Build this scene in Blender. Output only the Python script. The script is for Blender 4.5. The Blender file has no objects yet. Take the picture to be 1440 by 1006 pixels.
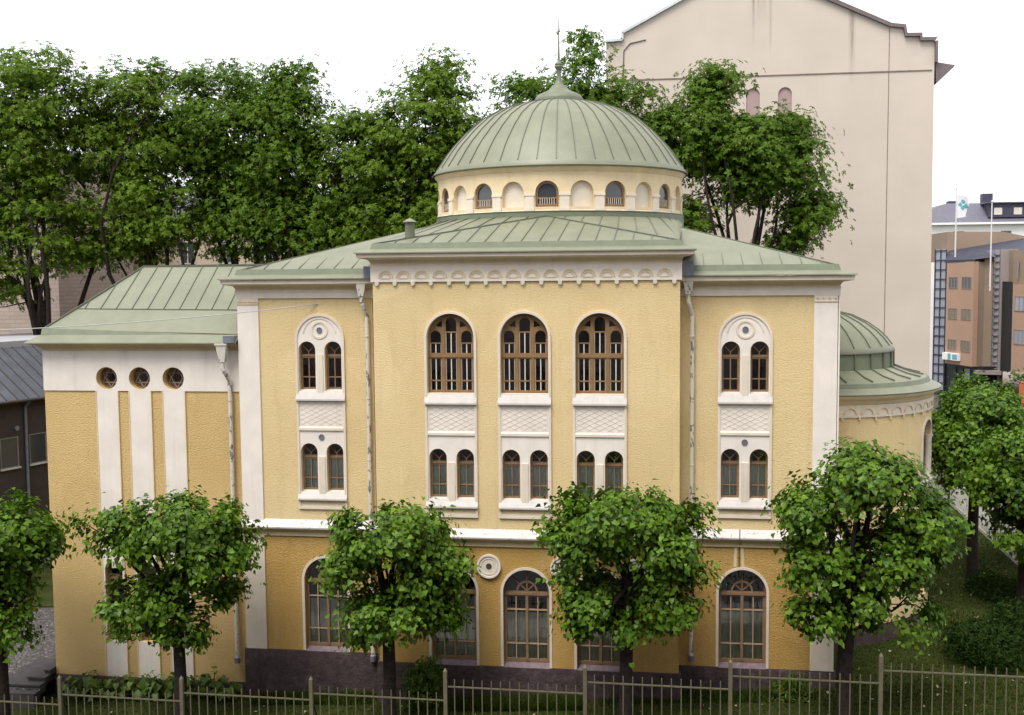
import bpy, bmesh, math, random
import numpy as np
from mathutils import Vector, Matrix
from mathutils.geometry import tessellate_polygon

random.seed(7)
RNG = np.random.default_rng(11)
PI = math.pi
sc = bpy.context.scene
C = sc.collection

# ------------------------------------------------------------------ materials
def new_mat(name):
    m = bpy.data.materials.new(name); m.use_nodes = True
    nt = m.node_tree; nt.nodes.clear()
    out = nt.nodes.new('ShaderNodeOutputMaterial')
    b = nt.nodes.new('ShaderNodeBsdfPrincipled')
    nt.links.new(b.outputs[0], out.inputs[0])
    return m, nt, b, out

def N(nt, t, **kw):
    n = nt.nodes.new(t)
    for k, v in kw.items():
        if k.startswith('i_'):
            key = k[2:]
            n.inputs[int(key) if key.isdigit() else key].default_value = v
        else:
            setattr(n, k, v)
    return n

def ramp(nt, fac, stops):
    r = nt.nodes.new('ShaderNodeValToRGB')
    e = r.color_ramp.elements
    while len(e) < len(stops): e.new(.5)
    for el, (p, c) in zip(e, stops):
        el.position = p; el.color = (c[0], c[1], c[2], 1) if not isinstance(c, (int, float)) else (c, c, c, 1)
    nt.links.new(fac, r.inputs[0]); return r.outputs[0]

def mix(nt, fac, a, b, mode='MIX'):
    m = nt.nodes.new('ShaderNodeMix'); m.data_type = 'RGBA'; m.blend_type = mode
    for i, v in ((0, fac), (6, a), (7, b)):
        if hasattr(v, 'node'): nt.links.new(v, m.inputs[i])
        else: m.inputs[i].default_value = v if isinstance(v, (int, float)) else (*v[:3], 1)
    return m.outputs[2]

def coords(nt, scale=(1, 1, 1)):
    t = N(nt, 'ShaderNodeNewGeometry'); mp = N(nt, 'ShaderNodeMapping')
    mp.inputs['Scale'].default_value = scale
    nt.links.new(t.outputs['Position'], mp.inputs[0]); return mp.outputs[0]

def noise(nt, vec, scale, detail=4, rough=.55):
    n = N(nt, 'ShaderNodeTexNoise'); n.inputs['Scale'].default_value = scale
    n.inputs['Detail'].default_value = detail; n.inputs['Roughness'].default_value = rough
    nt.links.new(vec, n.inputs['Vector']); return n.outputs[0]

def bump(nt, b, h, strength, dist, prev=None):
    bn = N(nt, 'ShaderNodeBump'); bn.inputs['Strength'].default_value = strength; bn.inputs['Distance'].default_value = dist
    nt.links.new(h, bn.inputs['Height'])
    if prev is not None: nt.links.new(prev, bn.inputs['Normal'])
    if b is not None: nt.links.new(bn.outputs[0], b.inputs['Normal'])
    return bn.outputs[0]

def simple(name, col, rough=.6, var=.12, nscale=3, bmp=0, bscale=30, metal=0, spec=.4, streak=0, streak_col=(.1, .1, .1)):
    m, nt, b, _ = new_mat(name)
    v = coords(nt)
    f = noise(nt, v, nscale)
    lo = tuple(c * (1 - var) for c in col); hi = tuple(min(1, c * (1 + var)) for c in col)
    c = ramp(nt, f, [(.3, lo), (.7, hi)])
    if streak:
        vs = coords(nt, (3, 3, .18)); s = noise(nt, vs, 1.2, 5, .7)
        sf = ramp(nt, s, [(.52, 0), (.75, streak)])
        c = mix(nt, sf, c, streak_col)
    nt.links.new(c, b.inputs['Base Color'])
    b.inputs['Roughness'].default_value = rough; b.inputs['Metallic'].default_value = metal
    b.inputs['Specular IOR Level'].default_value = spec
    if bmp: bump(nt, b, noise(nt, v, bscale, 5), bmp, .02)
    return m

def stucco(name, col, col2, strength=1.0, dirt=(.16, .10, .05), dirtamt=.35, pit_amt=.3):
    m, nt, b, _ = new_mat(name)
    v = coords(nt)
    big = noise(nt, v, .35, 5, .6)
    c = ramp(nt, big, [(.35, col), (.7, col2)])
    vs = coords(nt, (1.3, 1.3, .35)); st = noise(nt, vs, 1.1, 6, .7)
    c = mix(nt, ramp(nt, st, [(.55, 0), (.8, dirtamt)]), c, dirt)
    # coarse thrown plaster: horizontal lumps
    vl = coords(nt, (1, 1, 1.7))
    n1 = noise(nt, vl, 14, 6, .66); n2 = noise(nt, vl, 46, 3, .6)
    h = N(nt, 'ShaderNodeMath', operation='MULTIPLY_ADD'); nt.links.new(n2, h.inputs[0]); h.inputs[1].default_value = .25; nt.links.new(n1, h.inputs[2])
    pa = N(nt, 'ShaderNodeTexVoronoi'); pa.inputs['Scale'].default_value = .55; pa.inputs['Randomness'].default_value = 1
    wv = N(nt, 'ShaderNodeVectorMath', operation='MULTIPLY_ADD'); nt.links.new(N(nt, 'ShaderNodeTexNoise').outputs['Color'], wv.inputs[0]); wv.inputs[1].default_value = (1.2, 1.2, 1.2); nt.links.new(v, wv.inputs[2])
    nt.links.new(wv.outputs[0], pa.inputs['Vector']); pb_ = N(nt, 'ShaderNodeRGBToBW'); nt.links.new(pa.outputs['Color'], pb_.inputs[0])
    c = mix(nt, ramp(nt, pb_.outputs[0], [(.25, .16), (.27, 0)]), c, tuple(min(1, x * 1.2) for x in col2))
    c = mix(nt, ramp(nt, pb_.outputs[0], [(.74, 0), (.76, .16)]), c, tuple(x * .8 for x in col))
    sv = coords(nt, (2.2, 2.2, .16)); c = mix(nt, ramp(nt, noise(nt, sv, 1.3, 5, .72), [(.54, 0), (.72, .42)]), c, (.50, .36, .21))
    pit = ramp(nt, noise(nt, vl, 11, 5, .7), [(.34, pit_amt), (.44, 0)])
    c = mix(nt, pit, c, tuple(x * .45 for x in col))
    c = mix(nt, ramp(nt, noise(nt, v, 30, 4, .7), [(.34, .22), (.55, 0)]), c, (.85, .72, .42))
    c = mix(nt, ramp(nt, noise(nt, vl, 21, 4, .7), [(.56, 0), (.70, .45)]), c, tuple(x * .62 for x in col))
    nt.links.new(c, b.inputs['Base Color'])
    b.inputs['Roughness'].default_value = .93; b.inputs['Specular IOR Level'].default_value = .15
    bump(nt, b, h.outputs[0], strength, .05)
    return m

def glass_mat(name, tint=(.75, .8, .8), refl=.16):
    m, nt, b, out = new_mat(name); nt.nodes.remove(b)
    tr = N(nt, 'ShaderNodeBsdfTransparent'); tr.inputs[0].default_value = (*tint, 1)
    gl = N(nt, 'ShaderNodeBsdfGlossy'); gl.inputs['Roughness'].default_value = .03
    v = coords(nt)
    bn = N(nt, 'ShaderNodeBump'); bn.inputs['Strength'].default_value = .12; bn.inputs['Distance'].default_value = .02
    nt.links.new(noise(nt, v, 3.0, 2), bn.inputs['Height']); nt.links.new(bn.outputs[0], gl.inputs['Normal'])
    fr = N(nt, 'ShaderNodeFresnel'); fr.inputs[0].default_value = 1.5
    ad = N(nt, 'ShaderNodeMath', operation='ADD'); ad.inputs[1].default_value = refl; ad.use_clamp = True
    nt.links.new(fr.outputs[0], ad.inputs[0])
    ms = N(nt, 'ShaderNodeMixShader')
    nt.links.new(ad.outputs[0], ms.inputs[0]); nt.links.new(tr.outputs[0], ms.inputs[1]); nt.links.new(gl.outputs[0], ms.inputs[2])
    nt.links.new(ms.outputs[0], out.inputs[0])
    return m

def leaf_mat(name, dark, light, trans=.35, rough=.45, spec=.35):
    m, nt, b, out = new_mat(name)
    g = N(nt, 'ShaderNodeNewGeometry')
    c = ramp(nt, g.outputs['Random Per Island'], [(0, dark), (.55, tuple((a + d) / 2 for a, d in zip(dark, light))), (1, light)])
    big = noise(nt, coords(nt), .8, 3)
    c = mix(nt, ramp(nt, big, [(.35, .0), (.7, .45)]), c, light)
    nt.links.new(c, b.inputs['Base Color'])
    b.inputs['Roughness'].default_value = rough; b.inputs['Specular IOR Level'].default_value = spec
    t = N(nt, 'ShaderNodeBsdfTranslucent')
    tc = mix(nt, 1.0, c, (1.0, 1.25, .45), 'MULTIPLY'); nt.links.new(tc, t.inputs[0])
    ms = N(nt, 'ShaderNodeMixShader'); ms.inputs[0].default_value = trans
    nt.links.new(b.outputs[0], ms.inputs[1]); nt.links.new(t.outputs[0], ms.inputs[2]); nt.links.new(ms.outputs[0], out.inputs[0])
    return m

def roof_mat(name, col):
    m, nt, b, _ = new_mat(name)
    v = coords(nt)
    c = ramp(nt, noise(nt, v, .9, 5, .65), [(.3, tuple(x * .86 for x in col)), (.7, tuple(x * 1.12 for x in col))])
    c = mix(nt, ramp(nt, noise(nt, v, 5, 5, .7), [(.58, 0), (.75, .3)]), c, (.25, .255, .185))
    c = mix(nt, ramp(nt, noise(nt, coords(nt, (2, 2, .5)), 2.2, 6, .75), [(.58, 0), (.8, .4)]), c, (.12, .14, .095))
    nt.links.new(c, b.inputs['Base Color'])
    b.inputs['Roughness'].default_value = .46; b.inputs['Specular IOR Level'].default_value = .42
    bump(nt, b, noise(nt, v, 2.5, 3), .18, .03)
    return m

def peel_mat(name):
    m, nt, b, _ = new_mat(name)
    v = coords(nt, (1, 1, .45))
    f = noise(nt, v, 8, 4, .62)
    c = mix(nt, ramp(nt, f, [(.57, 0), (.59, 1)]), (.58, .535, .47), (.15, .15, .165))
    c = mix(nt, ramp(nt, noise(nt, v, 14, 4), [(.6, 0), (.7, .5)]), c, (.5, .45, .36))
    nt.links.new(c, b.inputs['Base Color']); b.inputs['Roughness'].default_value = .6
    return m

def brick_mat(name, c1, c2, mortar, scale=6.0):
    m, nt, b, _ = new_mat(name)
    t = N(nt, 'ShaderNodeTexCoord')
    br = N(nt, 'ShaderNodeTexBrick'); br.inputs['Scale'].default_value = scale
    br.inputs['Color1'].default_value = (*c1, 1); br.inputs['Color2'].default_value = (*c2, 1); br.inputs['Mortar'].default_value = (*mortar, 1)
    br.inputs['Mortar Size'].default_value = .025; br.inputs['Brick Width'].default_value = 1.6; br.inputs['Row Height'].default_value = .55
    sx = N(nt, 'ShaderNodeSeparateXYZ'); nt.links.new(t.outputs['Object'], sx.inputs[0])
    ad = N(nt, 'ShaderNodeMath', operation='ADD'); nt.links.new(sx.outputs[0], ad.inputs[0]); nt.links.new(sx.outputs[1], ad.inputs[1])
    cx = N(nt, 'ShaderNodeCombineXYZ'); nt.links.new(ad.outputs[0], cx.inputs[0]); nt.links.new(sx.outputs[2], cx.inputs[1])
    nt.links.new(cx.outputs[0], br.inputs['Vector'])
    nt.links.new(br.outputs[0], b.inputs['Base Color']); b.inputs['Roughness'].default_value = .9
    bump(nt, b, br.outputs['Fac'], -.4, .01)
    return m

def granite(name):
    m, nt, b, _ = new_mat(name)
    v = coords(nt)
    c = ramp(nt, noise(nt, v, 2.2, 8, .75), [(.3, (.030, .020, .021)), (.55, (.078, .050, .053)), (.8, (.14, .095, .095))])
    c = mix(nt, ramp(nt, noise(nt, coords(nt, (2, 2, .3)), 1.6, 5, .7), [(.5, 0), (.7, .6)]), c, (.03, .022, .022))
    nt.links.new(c, b.inputs['Base Color']); b.inputs['Roughness'].default_value = .85
    bump(nt, b, noise(nt, v, 5, 7, .7), 1.0, .06)
    return m

def cobble(name):
    m, nt, b, _ = new_mat(name)
    v = coords(nt, (1, 1.25, 1))
    vo = N(nt, 'ShaderNodeTexVoronoi'); vo.inputs['Scale'].default_value = 6.5; vo.feature = 'DISTANCE_TO_EDGE'
    nt.links.new(v, vo.inputs['Vector'])
    vc = N(nt, 'ShaderNodeTexVoronoi'); vc.inputs['Scale'].default_value = 6.5; nt.links.new(v, vc.inputs['Vector'])
    bw = N(nt, 'ShaderNodeRGBToBW'); nt.links.new(vc.outputs['Color'], bw.inputs[0])
    c = ramp(nt, bw.outputs[0], [(.2, (.055, .048, .05)), (.8, (.14, .125, .125))])
    c = mix(nt, ramp(nt, vo.outputs[0], [(.02, 1), (.09, 0)]), c, (.035, .035, .025))
    nt.links.new(c, b.inputs['Base Color']); b.inputs['Roughness'].default_value = .75
    bump(nt, b, ramp(nt, vo.outputs[0], [(0, 0), (.2, 1)]), .9, .04)
    return m

def lawn_mat(name):
    m, nt, b, _ = new_mat(name)
    v = coords(nt)
    c = ramp(nt, noise(nt, v, 1.1, 8, .75), [(.3, (.022, .025, .007)), (.55, (.040, .050, .011)), (.8, (.075, .066, .022))])
    c = mix(nt, ramp(nt, noise(nt, v, 22, 4, .7), [(.45, 0), (.7, .6)]), c, (.02, .028, .008))
    nt.links.new(c, b.inputs['Base Color']); b.inputs['Roughness'].default_value = .95; b.inputs['Specular IOR Level'].default_value = .1
    bump(nt, b, noise(nt, v, 30, 5, .7), .8, .05)
    return m

M = {}
M['ochre'] = stucco('ochre_roughcast', (.645, .485, .245), (.70, .55, .31), .5, (.40, .25, .10), .30, .2)
M['ochre_shaded'] = stucco('shaded_ochre_roughcast', (.465, .27, .07), (.515, .32, .095), .9, (.25, .15, .06), .35, .35)  # same ochre paint as above, with the ground floor's shade put into the colour
M['cream'] = simple('cream_plaster', (.66, .58, .48), .85, .07, 1.5, .25, 25, spec=.2, streak=.30, streak_col=(.46, .38, .30))
M['white'] = simple('white_plaster', (.73, .665, .60), .85, .07, 1.2, .2, 20, spec=.2, streak=.35, streak_col=(.50, .44, .41))
M['buff'] = simple('buff_plaster', (.66, .53, .34), .85, .08, 1.5, .25, 25, spec=.2, streak=.3, streak_col=(.42, .30, .17))
M['cornicebuff'] = simple('pale_buff_cornice', (.72, .60, .43), .85, .07, 1.5, .2, 25, spec=.2, streak=.25, streak_col=(.48, .36, .22))
M['friezewhite'] = simple('warm_white_frieze', (.76, .685, .60), .85, .06, 1.5, .2, 25, spec=.2, streak=.2, streak_col=(.5, .42, .34))
M['sillwhite'] = simple('white_sheet_metal', (.53, .495, .465), .55, .08, 4, .1, 12, streak=.3, streak_col=(.35, .33, .33))
M['ledge'] = None
M['roof'] = roof_mat('green_sheet_roof', (.176, .183, .124))
M['roofdark'] = simple('green_sheet_flashing', (.135, .152, .098), .5, .12, 2, streak=.3, streak_col=(.09, .10, .075))
M['seam'] = simple('dark_green_seam', (.105, .115, .08), .5, .1, 3)
M['wood'] = simple('brown_window_wood', (.235, .14, .065), .5, .15, 4, spec=.4)
M['wood2'] = simple('red_brown_window_wood', (.225, .138, .078), .5, .15, 4, spec=.4)
M['bar'] = simple('pale_glazing_bar', (.44, .33, .22), .5, .1, 5)
M['startrim'] = simple('dull_star_tracery', (.30, .235, .175), .6, .1, 5)
M['startan'] = simple('brown_leaded_glass', (.27, .22, .17), .35, .3, 9)
M['barw'] = simple('white_inner_bar', (.62, .58, .52), .5, .1, 5)
M['glass'] = glass_mat('window_glass', (.92, .95, .95), .10)
M['curtain'] = simple('grey_green_curtain', (.82, .90, .87), .9, .1, 2)
M['curtain_low'] = simple('dull_green_curtain', (.74, .78, .64), .9, .12, 2)
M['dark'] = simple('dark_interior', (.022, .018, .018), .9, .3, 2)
M['granite'] = granite('purple_granite')
M['granite_sill'] = simple('granite_sill', (.17, .125, .14), .7, .2, 6, .3, 20)
M['pipe'] = peel_mat('peeling_white_pipe')
M['zinc'] = simple('grey_zinc', (.22, .24, .28), .45, .15, 4, metal=.4)
M['bark'] = simple('dark_bark', (.028, .022, .019), .95, .35, 7, 1.0, 14, spec=.1)
M['iron'] = simple('khaki_fence_paint', (.105, .093, .056), .55, .15, 5, .2, 30)
M['blackiron'] = simple('black_iron', (.012, .012, .012), .6, .2, 5)
M['lawn'] = lawn_mat('mossy_lawn')
M['cobble'] = cobble('cobblestones')
M['asphalt'] = simple('asphalt', (.06, .06, .062), .9, .2, 4, .4, 40)
M['pave'] = simple('pale_paving', (.20, .195, .195), .85, .12, 2, .2, 15)
M['stone'] = simple('dark_stone_step', (.048, .042, .044), .8, .2, 5, .3, 20)
M['linden'] = leaf_mat('linden_leaf', (.014, .048, .003), (.122, .215, .014), .24, .42, .2)
M['maple'] = leaf_mat('tree_leaf', (.036, .076, .005), (.135, .205, .016), .36, .5, .12)
M['maple2'] = leaf_mat('dark_tree_leaf', (.030, .068, .005), (.108, .178, .014), .34, .5, .12)
M['juniper'] = leaf_mat('bush_leaf', (.009, .022, .004), (.026, .050, .009), .12, .7, .05)
M['hosta'] = leaf_mat('bed_leaf', (.035, .075, .006), (.11, .17, .016), .3)
M['grassblade'] = leaf_mat('grass_blade', (.016, .032, .004), (.048, .074, .010), .2, .6, .08)
M['petal'] = simple('fallen_pale_leaf', (.30, .27, .17), .9, .3, 30)
M['greywall'] = simple('pinkish_grey_render', (.52, .45, .385), .9, .045, .35, .15, 8, spec=.15, streak=.22, streak_col=(.47, .40, .39))
M['greytrim'] = simple('brown_grey_verge', (.14, .11, .11), .6, .15, 2)
M['paleverge'] = simple('pale_metal_verge', (.50, .54, .55), .5, .1, 2)
nt = M['greywall'].node_tree; pb = nt.nodes['Principled BSDF']; src = pb.inputs['Base Color'].links[0].from_socket
sp_ = N(nt, 'ShaderNodeSeparateXYZ'); g_ = N(nt, 'ShaderNodeNewGeometry'); nt.links.new(g_.outputs['Position'], sp_.inputs[0])
acc = None
for cx_, wd2, z0_ in ((10.1, .13, 24.9), (11.15, .11, 24.6), (10.5, .8, 26.6), (19.9, .5, 24.2), (1.4, .7, 24.0), (16.1, .25, 22.5)):
    m1 = N(nt, 'ShaderNodeMath', operation='SUBTRACT'); nt.links.new(sp_.outputs[0], m1.inputs[0]); m1.inputs[1].default_value = cx_
    m2 = N(nt, 'ShaderNodeMath', operation='ABSOLUTE'); nt.links.new(m1.outputs[0], m2.inputs[0])
    a1 = N(nt, 'ShaderNodeMapRange'); nt.links.new(m2.outputs[0], a1.inputs[0]); a1.inputs[1].default_value = 0; a1.inputs[2].default_value = wd2; a1.inputs[3].default_value = 1; a1.inputs[4].default_value = 0
    a2 = N(nt, 'ShaderNodeMapRange'); nt.links.new(sp_.outputs[2], a2.inputs[0]); a2.inputs[1].default_value = z0_; a2.inputs[2].default_value = z0_ + 4; a2.inputs[3].default_value = 0; a2.inputs[4].default_value = 1
    m3 = N(nt, 'ShaderNodeMath', operation='MULTIPLY'); nt.links.new(a1.outputs[0], m3.inputs[0]); nt.links.new(a2.outputs[0], m3.inputs[1])
    if acc is None: acc = m3.outputs[0]
    else:
        m4 = N(nt, 'ShaderNodeMath', operation='MAXIMUM'); nt.links.new(acc, m4.inputs[0]); nt.links.new(m3.outputs[0], m4.inputs[1]); acc = m4.outputs[0]
m5 = N(nt, 'ShaderNodeMath', operation='MULTIPLY'); nt.links.new(acc, m5.inputs[0]); nt.links.new(ramp(nt, noise(nt, coords(nt, (5, 1, .25)), 1.5, 5, .7), [(.35, .1), (.65, 1)]), m5.inputs[1])
nt.links.new(mix(nt, m5.outputs[0], src, (.14, .11, .105)), pb.inputs['Base Color'])
M['blind'] = simple('mauve_blind_recess', (.34, .245, .235), .9, .06, 2)
M['stain'] = simple('dark_rain_stain', (.20, .15, .14), .95, .3, 3)
M['brick'] = brick_mat('beige_brick', (.42, .33, .285), (.36, .28, .24), (.22, .185, .165), 2.2)
M['beige'] = simple('beige_render', (.50, .41, .31), .9, .08, .5, .15, 10)
M['brown'] = simple('brown_render', (.060, .046, .042), .9, .15, 2, .3, 20)
M['annexroof'] = simple('grey_sheet_roof', (.085, .09, .105), .45, .2, 1.2, streak=.35, streak_col=(.05, .05, .06))
M['lowwall'] = simple('pale_low_wall', (.34, .34, .36), .8, .1, 3)
M['frame_pale'] = simple('pale_window_frame', (.55, .52, .47), .6, .1, 5)
M['annexframe'] = simple('grey_window_frame', (.20, .19, .175), .6, .1, 5)
M['orange'] = simple('orange_panel', (.36, .23, .16), .85, .06, .6, streak=.15, streak_col=(.40, .24, .17))
M['tan'] = simple('tan_panel', (.25, .185, .135), .85, .08, .5)
M['mauve'] = simple('mauve_grey_panel', (.235, .195, .185), .85, .08, .5)
M['offwhite'] = simple('off_white_render', (.72, .71, .70), .85, .04, .5)
M['mansard'] = simple('purple_grey_roof', (.115, .11, .14), .5, .12, 2)
M['mansard_dark'] = simple('dark_dormer_sheet', (.045, .04, .07), .6, .15, 2)
M['darkroof'] = simple('dark_blue_roof', (.035, .035, .055), .6, .2, 2)
M['poleWhite'] = simple('white_pole_paint', (.62, .60, .60), .45, .05, 2)
M['flagwhite'] = simple('white_flag_cloth', (.66, .66, .70), .9, .05, 2)
M['teal'] = simple('teal_print', (.10, .36, .38), .8, .08, 2)
M['teal2'] = simple('blue_print', (.14, .33, .46), .8, .08, 2)
M['red'] = simple('red_paint', (.50, .035, .025), .45, .1, 2)
M['orange_paint'] = simple('orange_paint', (.55, .14, .03), .5, .1, 2)
M['black'] = simple('black_paint', (.015, .015, .018), .5, .2, 3)
M['plate'] = simple('pale_number_plate', (.60, .56, .42), .6, .05, 3)
M['wire'] = simple('pale_cable', (.40, .40, .40), .6, .05, 3)

def glossy_dark(name, col=(.05, .055, .06), rough=.06):
    m, nt, b, _ = new_mat(name)
    b.inputs['Base Color'].default_value = (*col, 1); b.inputs['Roughness'].default_value = rough; b.inputs['Specular IOR Level'].default_value = .7
    bump(nt, b, noise(nt, coords(nt), 1.5, 2), .08, .03)
    return m
M['farpane'] = glossy_dark('far_window_pane')
M['skypane'] = glossy_dark('pale_far_pane', (.26, .28, .32), .1)
M['amber'] = glossy_dark('amber_blind_pane', (.17, .14, .085), .25)

def ledge_mat():
    m, nt, b, _ = new_mat('flaking_white_ledge')
    v = coords(nt, (.6, 1, 1))
    c = mix(nt, ramp(nt, noise(nt, v, 7, 6, .75), [(.56, 0), (.62, .75)]), (.52, .485, .465), (.24, .215, .21))
    nt.links.new(c, b.inputs['Base Color']); b.inputs['Roughness'].default_value = .6
    return m
M['ledge'] = ledge_mat()

M['ochre_wing'] = stucco('ochre_wing_roughcast', (.575, .39, .16), (.635, .45, .205), .9, (.30, .18, .07), .35, .3)
# ------------------------------------------------------------------ mesh builder
class MB:
    def __init__(s): s.v = []; s.f = []
    def add(s, vs, fs):
        o = len(s.v); s.v += [tuple(p) for p in vs]; s.f += [tuple(i + o for i in f) for f in fs]; return s
    def box(s, x0, x1, y0, y1, z0, z1):
        return s.add([(x0, y0, z0), (x1, y0, z0), (x1, y1, z0), (x0, y1, z0), (x0, y0, z1), (x1, y0, z1), (x1, y1, z1), (x0, y1, z1)],
                     [(0, 3, 2, 1), (4, 5, 6, 7), (0, 1, 5, 4), (1, 2, 6, 5), (2, 3, 7, 6), (3, 0, 4, 7)])
    def quad(s, *p): return s.add(p, [tuple(range(len(p)))])
    def plate(s, outer, holes, y0, y1, back=True):
        """polygon with holes in the XZ plane, front at y0, back at y1"""
        loops = [outer] + list(holes)
        tri = tessellate_polygon([[Vector((p[0], p[1], 0)) for p in l] for l in loops])
        flat = [p for l in loops for p in l]; n = len(flat)
        vs = [(p[0], y0, p[1]) for p in flat] + [(p[0], y1, p[1]) for p in flat]
        fs = []
        for t in tri:
            a, b, c = (flat[i] for i in t)
            ar = (b[0] - a[0]) * (c[1] - a[1]) - (b[1] - a[1]) * (c[0] - a[0])
            if abs(ar) < 1e-12: continue
            t = tuple(t) if ar > 0 else (t[0], t[2], t[1])
            fs.append(t)
            if back: fs.append(tuple(i + n for i in reversed(t)))
        o = 0
        for l in loops:
            k = len(l)
            for i in range(k):
                j = (i + 1) % k; fs.append((o + i, o + j, o + j + n, o + i + n))
            o += k
        return s.add(vs, fs)
    def prism(s, prof, x0, x1):
        """profile [(y,z)...] extruded along X"""
        n = len(prof)
        vs = [(x0, y, z) for y, z in prof] + [(x1, y, z) for y, z in prof]
        fs = [tuple(range(n)), tuple(reversed(range(n, 2 * n)))] + [(i, (i + 1) % n, (i + 1) % n + n, i + n) for i in range(n)]
        return s.add(vs, fs)
    def bar(s, a, b, w, d, up=(0, 1, 0)):
        """box from a to b, width w across, depth d along up"""
        a = Vector(a); b = Vector(b); t = (b - a)
        if t.length < 1e-6: return s
        t.normalize(); u = Vector(up); u = (u - t * u.dot(t)).normalized(); r = t.cross(u)
        vs = []
        for p in (a, b):
            for q, e in ((-1, -1), (1, -1), (1, 1), (-1, 1)): vs.append(p + r * (q * w / 2) + u * (e * d / 2))
        return s.add(vs, [(0, 1, 2, 3), (7, 6, 5, 4), (0, 4, 5, 1), (1, 5, 6, 2), (2, 6, 7, 3), (3, 7, 4, 0)])
    def tube(s, pts, rad, n=7, cap=True):
        pts = [Vector(p) for p in pts]; k = len(pts)
        if not hasattr(rad, '__len__'): rad = [rad] * k
        vs = []; fs = []
        ref = None
        for i, p in enumerate(pts):
            t = (pts[min(i + 1, k - 1)] - pts[max(i - 1, 0)]).normalized()
            if ref is None: ref = t.orthogonal().normalized()
            ref = (ref - t * ref.dot(t))
            ref = ref.normalized() if ref.length > 1e-5 else t.orthogonal().normalized()
            w = t.cross(ref)
            for j in range(n):
                a = 2 * PI * j / n; vs.append(p + (ref * math.cos(a) + w * math.sin(a)) * rad[i])
        for i in range(k - 1):
            for j in range(n):
                j2 = (j + 1) % n; fs.append((i * n + j, i * n + j2, (i + 1) * n + j2, (i + 1) * n + j))
        if cap: fs += [tuple(reversed(range(n))), tuple(range((k - 1) * n, k * n))]
        return s.add(vs, fs)
    def lathe(s, prof, c=(0, 0, 0), n=48, a0=0, a1=2 * PI):
        """profile [(r,z)] round the vertical through c; angle 0 faces -Y"""
        full = abs(a1 - a0 - 2 * PI) < 1e-6; m = n if full else n + 1
        vs = []; fs = []
        for r, z in prof:
            for j in range(m):
                a = a0 + (a1 - a0) * j / n; vs.append((c[0] + r * math.sin(a), c[1] - r * math.cos(a), c[2] + z))
        for i in range(len(prof) - 1):
            for j in range(n):
                j2 = (j + 1) % m; fs.append((i * m + j, i * m + j2, (i + 1) * m + j2, (i + 1) * m + j))
        return s.add(vs, fs)
    def sweep(s, path, prof, cap=True):
        """profile [(offset outwards, z)] along a plan path; outwards is to the right of the direction of travel"""
        k = len(path); nrm = []
        for i in range(k):
            ns = []
            if i > 0: d = Vector(path[i]) - Vector(path[i - 1]); d.normalize(); ns.append(Vector((d.y, -d.x)))
            if i < k - 1: d = Vector(path[i + 1]) - Vector(path[i]); d.normalize(); ns.append(Vector((d.y, -d.x)))
            b = ns[0] if len(ns) == 1 else (ns[0] + ns[1]).normalized()
            nrm.append(b / max(.2, b.dot(ns[0])))
        n = len(prof); vs = []; fs = []
        for i in range(k):
            for o, z in prof: vs.append((path[i][0] + nrm[i].x * o, path[i][1] + nrm[i].y * o, z))
        for i in range(k - 1):
            for j in range(n - 1): fs.append((i * n + j, (i + 1) * n + j, (i + 1) * n + j + 1, i * n + j + 1))
        if cap: fs += [tuple(range(n)), tuple(reversed(range((k - 1) * n, k * n)))]
        return s.add(vs, fs)
    def xf(s, fn):
        s.v = [tuple(fn(*p)) for p in s.v]; return s
    def build(s, name, mat, parent=None, smooth=False, kind=None):
        me = bpy.data.meshes.new(name); me.from_pydata(s.v, [], s.f); me.update()
        me.materials.append(mat if not isinstance(mat, str) else M[mat])
        if smooth:
            for p in me.polygons: p.use_smooth = True
        o = bpy.data.objects.new(name, me); C.objects.link(o)
        if parent: o.parent = parent
        if kind: o['kind'] = kind
        return o

def tag(o, label, cat, group=None):
    o['label'] = label; o['category'] = cat
    if group: o['group'] = group
    return o

def thing(name, label, cat, loc=(0, 0, 0), group=None):
    o = bpy.data.objects.new(name, None); C.objects.link(o); o.location = loc; o.empty_display_size = .3
    return tag(o, label, cat, group)

def copy_tree(o, parent, loc=None, rotz=None):
    c = o.copy(); C.objects.link(c); c.parent = parent
    if loc is not None: c.location = loc
    if rotz is not None: c.rotation_euler = (0, 0, rotz)
    for ch in list(o.children):
        d = ch.copy(); C.objects.link(d); d.parent = c
    return c

def arch(cx, z0, z1, hw, n=14):
    zs = z1 - hw
    p = [(cx - hw, z0), (cx + hw, z0)]
    for i in range(n + 1):
        a = PI * i / n; p.append((cx + hw * math.cos(a), zs + hw * math.sin(a)))
    return p
def rect(x0, x1, z0, z1): return [(x0, z0), (x1, z0), (x1, z1), (x0, z1)]
def circ(cx, cz, r, n=28): return [(cx + r * math.cos(2 * PI * i / n), cz + r * math.sin(2 * PI * i / n)) for i in range(n)]
def ring(cx, cz, r0, r1, a0=0, a1=PI, n=14):
    o = [(cx + r1 * math.cos(a0 + (a1 - a0) * i / n), cz + r1 * math.sin(a0 + (a1 - a0) * i / n)) for i in range(n + 1)]
    return o + [(cx + r0 * math.cos(a1 + (a0 - a1) * i / n), cz + r0 * math.sin(a1 + (a0 - a1) * i / n)) for i in range(n + 1)]

# ------------------------------------------------------------------ ground
def gz(x, y):
    xx = max(-30, min(22, x)); z = -3.0 + .055 * xx
    if y > 0: z += .028 * min(y, 25) * max(0, min(1, (xx + 4) / 12))
    return z

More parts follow.
